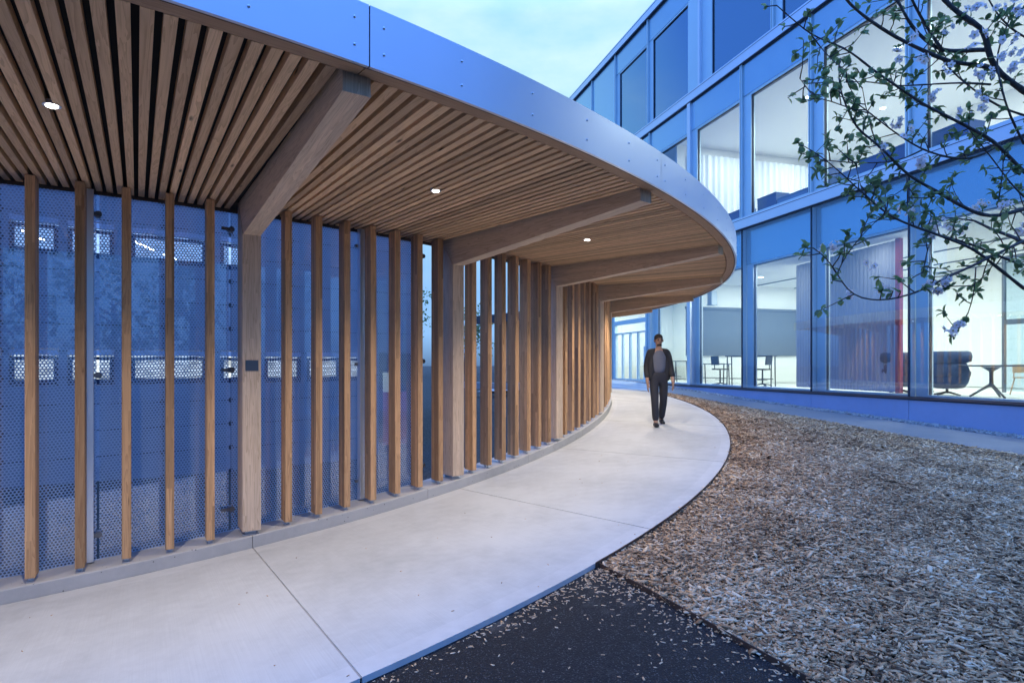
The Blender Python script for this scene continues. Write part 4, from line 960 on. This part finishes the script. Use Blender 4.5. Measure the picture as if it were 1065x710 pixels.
if True:
    def path_z(x, y):                            # height of the walkway under a point
        best = min(((abs(f * (outer(t, RP) - inner(t))[0] + inner(t)[0] - x) + abs(f * (outer(t, RP) - inner(t))[1] + inner(t)[1] - y)), zi(t) * (1 - f) + zo(t) * f) for t in np.arange(1.5, 4.5, .02) for f in np.arange(0, 1.01, .05))
        return best[1]
    pD = 11.05; ppx = (685 - CX) / F * pD; pz = path_z(ppx, pD) - CZ - .024
    pr_ = thing('person', 'man in a dark jacket, grey shirt and dark trousers walking along the path', 'person', (ppx, pD, CZ + pz + .0)); SC = .94
    skin = plain('skin', (.42, .25, .18), .5); jac = plain('dark_jacket', (.022, .024, .032), .8); tro = plain('dark_trousers', (.028, .03, .042), .8); shirt = plain('grey_shirt', (.13, .145, .20), .8); sho = plain('black_shoe', (.015, .015, .017), .4); hair = plain('grey_brown_hair', (.05, .04, .035), .8)
    S = lambda vs: [tuple(c * SC for c in v) for v in vs]; SR = lambda rs: [tuple(c * SC for c in r) if isinstance(r, tuple) else r * SC for r in rs]
    # person faces -y (towards the camera); x right in the picture; one foot forward
    bv = [(0, 0, .95), (0, 0, 1.10), (0, .0, 1.28), (0, .01, 1.42), (0, .0, 1.53), (0, -.01, 1.60), (0, -.012, 1.68), (0, -.002, 1.745),
          (-.09, 0, .90), (-.10, -.12, .50), (-.095, -.16, .09), (-.10, -.28, .035), (.09, 0, .90), (.10, .02, .50), (.10, .22, .12), (.105, .12, .035),
          (-.17, .01, 1.43), (-.225, .05, 1.15), (-.235, -.06, .90), (-.232, -.10, .80), (.17, .01, 1.43), (.225, -.03, 1.15), (.235, -.14, .92), (.232, -.19, .83)]
    be_ = [(0, 1), (1, 2), (2, 3), (3, 4), (4, 5), (5, 6), (6, 7), (0, 8), (8, 9), (9, 10), (10, 11), (0, 12), (12, 13), (13, 14), (14, 15), (3, 16), (16, 17), (17, 18), (18, 19), (3, 20), (20, 21), (21, 22), (22, 23)]
    br = [(.13, .085), (.12, .08), (.12, .075), (.085, .06), (.05, .052), (.066, .08), (.076, .095), (.05, .065), .085, .062, .045, .04, .085, .062, .045, .04, .048, .044, .036, .028, .048, .044, .036, .028]
    body = skinned('body', S(bv), be_, SR(br), skin, pr_)
    # head detail on the body mesh stays; nose, ears and eyes as small features of the face
    m2 = MB(); E3 = lambda x, y, z: Vector((x * SC, y * SC, z * SC))
    m2.tube([E3(0, -.105, 1.665), E3(0, -.122, 1.64), E3(0, -.112, 1.622)], [.008 * SC, .015 * SC, .012 * SC], 8)
    for s in (-1, 1): m2.tube([E3(.076 * s, .0, 1.66), E3(.088 * s, .006, 1.655)], [.024 * SC, .018 * SC], 8)
    o = m2.build('face', skin, pr_, smooth=True); o.matrix_parent_inverse = Matrix.Identity(4)
    m2 = MB()
    for s in (-1, 1): m2.tube([E3(.032 * s, -.094, 1.668), E3(.032 * s, -.104, 1.668)], [.012 * SC, .006 * SC], 8); m2.tube([E3(.018 * s, -.102, 1.688), E3(.048 * s, -.094, 1.688)], .005 * SC, 6)
    m2.tube([E3(-.025, -.098, 1.598), E3(.025, -.098, 1.598)], .005 * SC, 6)
    o = m2.build('eyes', hair, pr_); o.matrix_parent_inverse = Matrix.Identity(4)
    m2 = MB(); nu, nv = 16, 7; rows = []
    for q in range(nv + 1):
        th = math.pi / 2 * (1 - q / nv); row = []
        for k in range(nu):
            a = 2 * math.pi * k / nu; lo = -.03 if math.sin(a) < -.3 else (-.085 if math.sin(a) > .2 else -.05); zz = math.sin(th) if q < nv else 0
            row.append(E3(.082 * math.cos(a) * math.cos(th) if q < nv else .081 * math.cos(a), .016 + (.1 * math.sin(a) * math.cos(th) if q < nv else .098 * math.sin(a)), 1.715 + (.078 * zz if q < nv else lo)))
        rows.append(row)
    for A_, B_ in zip(rows, rows[1:]):
        for k in range(nu): m2.quad([A_[k], B_[k], B_[(k + 1) % nu], A_[(k + 1) % nu]])
    o = m2.build('hair', hair, pr_, smooth=True); o.matrix_parent_inverse = Matrix.Identity(4)
    skinned('beard', S([(0, -.062, 1.566), (-.04, -.045, 1.58), (.04, -.045, 1.58)]), [(0, 1), (0, 2)], SR([.031, .026, .026]), hair, pr_)
    skinned('trousers', S([(0, 0, .97), (0, 0, 1.11), (-.092, 0, .88), (-.10, -.12, .50), (-.096, -.16, .10), (.092, 0, .88), (.10, .02, .50), (.10, .20, .13)]), [(0, 1), (0, 2), (2, 3), (3, 4), (0, 5), (5, 6), (6, 7)], SR([(.162, .115), (.158, .11), .100, .078, .066, .100, .078, .066]), tro, pr_)
    skinned('shirt', S([(0, -.014, .99), (0, -.016, 1.2), (0, -.012, 1.38), (0, -.002, 1.50)]), [(0, 1), (1, 2), (2, 3)], SR([(.150, .112), (.152, .112), (.165, .108), (.062, .062)]), shirt, pr_)
    jv, je, jr = [(0, .045, 1.44), (0, .06, 1.2), (0, .06, .95)], [(0, 1), (1, 2)], [(.11, .07), (.13, .075), (.13, .075)]
    for s in (-1, 1):
        y1, z1, y2, z2 = ((.05, 1.15, -.06, .93) if s < 0 else (-.03, 1.15, -.14, .95)); n0 = len(jv)
        jv += [(.095 * s, .022, 1.44), (.172 * s, .012, 1.432), (.228 * s, y1, z1), (.236 * s, y2, z2), (.112 * s, .008, 1.22), (.115 * s, .004, 1.02), (.118 * s, .004, .85)]
        je += [(0, n0), (n0, n0 + 1), (n0 + 1, n0 + 2), (n0 + 2, n0 + 3), (n0, n0 + 4), (n0 + 4, n0 + 5), (n0 + 5, n0 + 6)]; jr += [(.085, .095), .080, .062, .052, (.078, .125), (.078, .13), (.07, .122)]
    skinned('jacket', S(jv), je, SR(jr), jac, pr_)
    for s, (hx, hy, hz, tx_, ty, tz) in ((-1, (-.098, -.15, .05, -.105, -.33, .04)), (1, (.10, .22, .10, .108, .06, .04))):
        skinned('shoe', S([(hx, hy + .03, hz), ((hx + tx_) / 2, (hy + ty) / 2, (hz + tz) / 2 + .01), (tx_, ty, tz)]), [(0, 1), (1, 2)], SR([(.048, .05), (.05, .048), (.045, .033)]), sho, pr_)
    for s, (wx, wy, wz) in ((-1, (-.232, -.10, .80)), (1, (.232, -.19, .83))):
        vv = [(wx, wy + .01, wz + .04), (wx, wy - .005, wz - .03)]; ee = [(0, 1)]; rr = [.028, (.022, .036)]
        for k in range(4):
            oy = -.03 + .02 * k; n0 = len(vv); ln = (.07, .08, .078, .062)[k]
            vv += [(wx, wy + oy, wz - .055), (wx + .006 * -s, wy + oy + .004, wz - .055 - ln * .55), (wx + .018 * -s, wy + oy + .006, wz - .055 - ln)]; ee += [(1, n0), (n0, n0 + 1), (n0 + 1, n0 + 2)]; rr += [.0105, .0095, .008]
        n0 = len(vv); vv += [(wx - .01 * s, wy - .045, wz - .01), (wx - .02 * s, wy - .062, wz - .05)]; ee += [(0, n0), (n0, n0 + 1)]; rr += [.012, .009]
        skinned('hand', S(vv), ee, SR(rr), skin, pr_, 1)

# ------------------------------------------------------------------ apple tree at the right, in blossom
bark = NT('apple_bark'); bp = bark.obj(); bh = bark.noise(bp, 60, 5, .6)
M['bark'] = bark.done(bark.bsdf(bark.ramp(bh, [(.3, (.035, .03, .03)), (.7, (.105, .095, .09))]), .8, normal=bark.bump(bh, .6, .006)))
lf = NT('apple_leaf'); rn = lf.rnd(); lc = lf.ramp(rn, [(0, (.10, .16, .07)), (.5, (.18, .27, .11)), (1, (.28, .37, .16))])
pb = lf.bsdf(lc, .5); trn = lf.n('ShaderNodeBsdfTranslucent'); lf.put(lc, trn.inputs[0]); mxx = lf.n('ShaderNodeMixShader'); mxx.inputs[0].default_value = .5; lf.put(pb, mxx.inputs[1]); lf.put(trn.outputs[0], mxx.inputs[2]); M['leaf'] = lf.done(mxx.outputs[0])
pt = NT('petal'); pc_ = pt.mix(pt.rnd(), (.78, .70, .76), (.90, .87, .88)); pp = pt.bsdf(pc_, .6); ptr = pt.n('ShaderNodeBsdfTranslucent'); pt.put(pc_, ptr.inputs[0]); pmx = pt.n('ShaderNodeMixShader'); pmx.inputs[0].default_value = .5; pt.put(pp, pmx.inputs[1]); pt.put(ptr.outputs[0], pmx.inputs[2]); M['petal'] = pt.done(pmx.outputs[0])
tr_base = Vector((3.35, 2.75)); tz0 = float(gz(3.35, 2.75))
at_ = thing('apple_tree', 'apple tree in leaf and blossom whose bare-stemmed branches reach in from the right', 'tree', (3.35, 2.75, tz0))
limbs = [  # (D at the tip end, D at the right end, start radius px, end radius px, pixel polyline from the right to the tip)
    (2.5, 2.7, 6.5, 4.0, [(1150, 150), (1065, 95), (1036, 74), (1027, 55), (1025, 30), (1003, 19), (981, 0), (960, -30)]),
    (2.45, 2.65, 4.5, 2.0, [(1034, 73), (1022, 67), (998, 67), (981, 62), (952, 49), (928, 37), (898, 17), (879, 0), (868, -18)]),
    (2.6, 2.65, 4.5, 2.2, [(1027, 52), (1009, 52), (984, 55), (969, 48), (949, 30), (942, 17), (930, -6)]),
    (2.55, 2.6, 3.0, 2.0, [(981, 54), (964, 29), (949, 2), (942, -15)]),
    (2.3, 2.6, 4.5, 1.0, [(1150, 250), (1065, 179), (1033, 146), (1003, 130), (959, 108), (935, 91), (912, 76), (881, 51), (844, 37), (824, 20), (808, 6)]),
    (2.35, 2.55, 5.0, 1.0, [(1160, 215), (1065, 216), (1043, 225), (1022, 225), (996, 212), (969, 196), (945, 183), (928, 166), (912, 149), (891, 135), (878, 106), (871, 84), (874, 62)]),
    (2.5, 2.6, 2.4, .8, [(1040, 150), (1013, 166), (989, 165), (959, 156), (932, 139), (905, 118), (888, 104), (866, 98)]),
    (2.2, 2.45, 3.2, .8, [(1065, 300), (1012, 258), (959, 238), (928, 227), (898, 202), (874, 179), (851, 160), (836, 152)]),
    (2.25, 2.5, 3.4, 1.0, [(1160, 215), (1065, 250), (1043, 261), (1008, 278), (981, 290), (954, 304), (926, 312), (899, 312), (882, 304), (871, 285), (858, 265), (846, 258)]),
    (2.2, 2.25, 1.2, .7, [(871, 284), (876, 270), (885, 258), (906, 234), (919, 223)]),
    (2.4, 2.5, 3.0, 1.6, [(1160, 300), (1065, 276), (1043, 268), (1008, 253), (974, 244), (943, 233), (916, 218), (893, 196)]),
    (2.4, 2.4, 1.3, .8, [(971, 244), (964, 261), (960, 283)]), (2.42, 2.4, 1.2, .8, [(1015, 278), (1013, 306), (1005, 333), (998, 341)]),
    (2.5, 2.6, 2.0, .8, [(1030, 88), (1000, 86), (965, 88), (930, 90), (902, 84), (880, 86)]),
    (2.6, 2.7, 2.2, .8, [(1065, 120), (1040, 112), (1010, 92), (985, 70), (965, 40), (955, 12)]),
    (2.4, 2.5, 1.5, .7, [(959, 156), (935, 168), (900, 170), (868, 168), (845, 165), (835, 160)]),
    (2.3, 2.35, 1.4, .7, [(905, 118), (880, 112), (862, 104), (846, 100), (835, 104)]), (2.35, 2.4, 1.2, .6, [(846, 100), (838, 90), (832, 82)]),
    (2.35, 2.4, 1.3, .6, [(844, 37), (862, 60), (880, 74)]), (2.5, 2.55, 2.2, 1.0, [(1065, 150), (1050, 120), (1042, 95), (1035, 60), (1050, 20), (1062, -20)]),
    (2.6, 2.6, 2.6, 1.2, [(1150, 60), (1065, 40), (1045, 25), (1030, 5), (1020, -20)]), (2.45, 2.5, 1.6, .8, [(1065, 205), (1050, 190), (1036, 170), (1020, 150), (1008, 135)]),
    (2.5, 2.55, 1.4, .7, [(1038, 215), (1040, 195), (1045, 170), (1040, 150)]), (2.45, 2.5, 1.3, .6, [(911, 149), (905, 130), (900, 110), (897, 92)]),
    (2.5, 2.5, 1.3, .7, [(943, 183), (944, 200), (943, 222)]), (2.3, 2.3, 1.0, .6, [(898, 202), (893, 186), (890, 170)]),
]
mbt = MB(); spurs = []
for Dt, Dr, ra, rb, pl in limbs:
    n = len(pl); pts = []; rad = []
    # smooth the polyline
    arr = np.array(pl, float); L = np.r_[0, np.cumsum(np.hypot(*np.diff(arr, axis=0).T))]; ss = np.linspace(0, L[-1], max(8, int(L[-1] / 9)))
    X = np.interp(ss, L, arr[:, 0]); Y = np.interp(ss, L, arr[:, 1])
    for _ in range(2): X[1:-1] = (X[:-2] + 2 * X[1:-1] + X[2:]) / 4; Y[1:-1] = (Y[:-2] + 2 * Y[1:-1] + Y[2:]) / 4
    ph = random.uniform(0, 6)
    for i, (x, y) in enumerate(zip(X, Y)):
        f = i / (len(X) - 1); D = Dr + (Dt - Dr) * f + .06 * math.sin(ph + 4 * f) * min(1, 4 * f); p = P(x, y, D); pts.append(p); r_ = (ra + (rb - ra) * f) * D / F * .54 * random.uniform(.9, 1.12); rad.append(r_)
        if f > .12: spurs.append((p, r_, (pts[-1] - pts[-2]).normalized() if len(pts) > 1 else Vector((-1, 0, 0)), f))
    if pl[0][0] > 1100:
        p0_ = pts[0]; tgt = Vector((tr_base.x, tr_base.y, min(p0_.z - .25, CZ + .9)))
        pts = [tgt, tgt.lerp(p0_, .5) + Vector((0, 0, -.05))] + pts; rad = [rad[0] * 1.5, rad[0] * 1.2] + rad
    mbt.tube(pts, rad, 7)
mbt.tube([(3.35, 2.75, tz0 - .05), (3.34, 2.76, tz0 + .5), (3.36, 2.74, CZ - .4), (3.35, 2.75, CZ + .3), (3.38, 2.78, CZ + 1.0), (3.45, 2.85, CZ + 1.8), (3.4, 2.9, CZ + 2.6)], [.11, .085, .08, .075, .06, .04, .015], 12)
def bough(b0, d, l, r, depth):
    pts = [b0]; p = b0.copy(); d = d.normalized()
    for k in range(6):
        d = (d + Vector((random.gauss(0, .16), random.gauss(0, .16), random.gauss(.05, .14)))).normalized(); p = p + d * l / 6
        if p.x < 2.52 and p.z < CZ + 1.75: p.x = 2.52 + .03 * random.random()
        pts.append(p.copy())
        if k > 0: spurs.append((p.copy(), r, d.copy(), .5)); spurs.append((p - d * l / 12, r, d.copy(), .5))
    mbt.tube(pts, [r * (1 - .14 * k) for k in range(7)], 6)
    if depth:
        for k in (2, 3, 4, 5): bough(pts[k], d + Vector((random.gauss(0, .9), random.gauss(0, .9), random.gauss(.2, .5))), l * .55, r * .5, depth - 1)
for a in (.2, .9, 1.6, 2.3, -.5, -1.2, -1.9, -2.6, .6, -.9):
    b0 = Vector((3.37, 2.76, CZ + random.uniform(.2, 1.9))); bough(b0, Vector((math.cos(a) + .25, math.sin(a), random.uniform(.3, 1.1))), random.uniform(.9, 1.4), .032, 1)
mbl = MB()
def leaf(p, d, up, l, wdt, r):
    d = d.normalized(); s = d.cross(up)
    if s.length < 1e-4: s = d.orthogonal()
    s.normalize(); nn = s.cross(d); c = nn * (l * .12)
    a, b_, m1, m2_ = p, p + d * l - nn * l * .12, p + d * l * .35, p + d * l * .7
    L1, L2, R1, R2 = m1 + s * wdt * .5 + c, m2_ + s * wdt * .42 + c * .7, m1 - s * wdt * .5 + c, m2_ - s * wdt * .42 + c * .7
    mbl.quad([a, m1, L1], None, r); mbl.quad([m1, m2_, L2, L1], None, r); mbl.quad([m2_, b_, L2], None, r); mbl.quad([a, R1, m1], None, r); mbl.quad([m1, R1, R2, m2_], None, r); mbl.quad([m2_, R2, b_], None, r)
def rv(): return Vector((random.gauss(0, 1), random.gauss(0, 1), random.gauss(0, 1))).normalized()
tips = []
for p, r_, d, f in spurs:
    if random.random() > .80: continue
    q = rv(); q = (q - d * q.dot(d)).normalized(); q = (q * .8 + d * .35 + Vector((0, 0, .25))).normalized(); ln = random.uniform(.02, .09)
    e = p + q * ln; mbt.tube([p, p.lerp(e, .5) + rv() * .004, e], [.0026, .0022, .0018], 5)
    tips.append((e, q))
    if random.random() < .30:
        e2 = e + (q + rv() * .5).normalized() * random.uniform(.03, .08); mbt.tube([e, e2], [.0018, .0012], 4); tips.append((e2, q))
for e, q in tips:
    for k in range(random.choice((3, 4, 5, 6, 7))):
        dd = (q * .5 + rv()).normalized(); leaf(e - q * random.uniform(0, .02), dd, Vector((0, 0, 1)) + rv() * .6, random.uniform(.018, .044), random.uniform(.012, .025), random.random())
mbt.build('trunk', M['bark'], at_, smooth=True); mbl.build('foliage', M['leaf'], at_)
# blossom clusters: three meshes, copied
def cluster(seed):
    random.seed(seed); mb = MB()
    for k in range(random.choice((4, 5, 6, 7))):
        cdir = rv(); cdir.y -= .5; cdir.normalize(); c = cdir * random.uniform(.012, .03); x = cdir.orthogonal().normalized(); y = cdir.cross(x); rr = random.uniform(.013, .019); tw = random.uniform(0, 6)
        for i in range(5):
            a = tw + 2 * math.pi * i / 5; ca = x * math.cos(a) + y * math.sin(a); sa = -x * math.sin(a) + y * math.cos(a)
            pts = [c, c + ca * rr * .5 + sa * rr * .42 + cdir * .003, c + ca * rr + sa * rr * .28 + cdir * .006, c + ca * rr * 1.05 - sa * rr * .2 + cdir * .006, c + ca * rr * .5 - sa * rr * .42 + cdir * .003]
            mb.quad(pts, None, random.random())
        mb.tube([c, c + cdir * .006], [.0035, .003], 5, m=1)
    return mb.build('blossom', [M['petal'], plain('stamen', (.5, .42, .15), .6)], at_)
protos = [cluster(s) for s in (1, 2, 3)]; random.seed(11)
bpx = [(random.uniform(985, 1066), random.uniform(-4, 135)) for _ in range(3)] + [(random.uniform(930, 1064), random.uniform(90, 245)) for _ in range(6)] + [(868, 256), (858, 258), (886, 304), (917, 299), (906, 273), (964, 297), (973, 299), (991, 340), (998, 338), (974, 240), (985, 236), (970, 237), (998, 238), (945, 38), (985, 30), (1018, 10), (1060, 50), (1050, 55), (1015, 38), (988, 70), (1003, 120), (992, 118), (958, 65), (933, 128), (1018, 110), (976, 232), (1056, 70), (1032, 5), (1000, 14), (1045, 215), (905, 215), (1020, 215), (1048, 40), (975, 100), (918, 150), (1062, 16), (1054, 4), (964, 245), (1040, 60), (930, 60), (1008, 45), (985, 292)]
for i, (x, y) in enumerate(bpx):
    o = protos[i] if i < 3 else protos[i % 3].copy()
    if i >= 3: C.objects.link(o)
    o.matrix_parent_inverse = Matrix.Translation(-at_.location); o.location = P(x, y, random.uniform(2.28, 2.55)); o.rotation_euler = (random.uniform(-.5, .5), random.uniform(0, 6), random.uniform(-.5, .5)); s = random.uniform(.7, 1.05); o.scale = (s, s, s)

# ------------------------------------------------------------------ trees far beyond the gap between the buildings
def far_tree(x, y, h, wd, label, seed, group='far trees beyond the walk'):
    random.seed(seed); z0 = float(gz(x, y)); r = thing('tree', label, 'tree', (x, y, z0), group)
    m2 = MB(); m2.tube([(x, y, z0 - .1), (x + .1, y, z0 + h * .3), (x, y + .1, z0 + h * .7)], [h * .03, h * .022, h * .01], 8)
    for k in range(9): a = random.uniform(0, 6.28); b0 = Vector((x, y, z0 + h * random.uniform(.25, .65))); m2.tube([b0, b0 + Vector((math.cos(a) * wd * .3, math.sin(a) * wd * .3, h * .15))], [h * .01, h * .004], 5)
    m2.build('trunk', M['bark'], r); m3 = MB()
    cl_ = [(Vector((random.gauss(0, wd * .22), random.gauss(0, wd * .22), h * random.uniform(.35, .95))), random.uniform(.1, .2) * wd) for _ in range(26)]
    for c, rr in cl_:
        for _ in range(60):
            p = Vector((x, y, z0)) + c + rv() * rr * random.uniform(.5, 1); a, b_ = rv() * .13, rv() * .1; m3.quad([p - a, p + b_, p + a, p - b_], None, random.random())
    m3.build('crown', M['leaf'], r)
far_tree(-9.5, 48, 8, 6, 'dark rounded tree seen between the concrete building and the posts', 21); far_tree(-4.5, 58, 6.5, 7, 'lower spreading tree far beyond the second column', 22); far_tree(-14, 55, 9, 7, 'tall dark tree at the back behind the concrete building corner', 23); far_tree(1.5, 66, 6, 7, 'distant low tree behind the row of closely seen posts', 24)
for x_, y_, h_, w_, l_, sd in ((3.5, -17, 7.5, 7, 'broad tree mirrored faintly in the dotted glass left of the first column', 31), (9.5, -15, 6.5, 6, 'rounded tree mirrored faintly in the dotted glass right of the first column', 32), (-3.5, -20, 8, 6, 'tall tree mirrored faintly at the left end of the dotted glass', 33), (15, -13, 7, 6, 'tree mirrored faintly in the dotted glass near the second column', 34)):
    far_tree(x_, y_, h_, w_, l_, sd, 'trees mirrored in the glass screen')
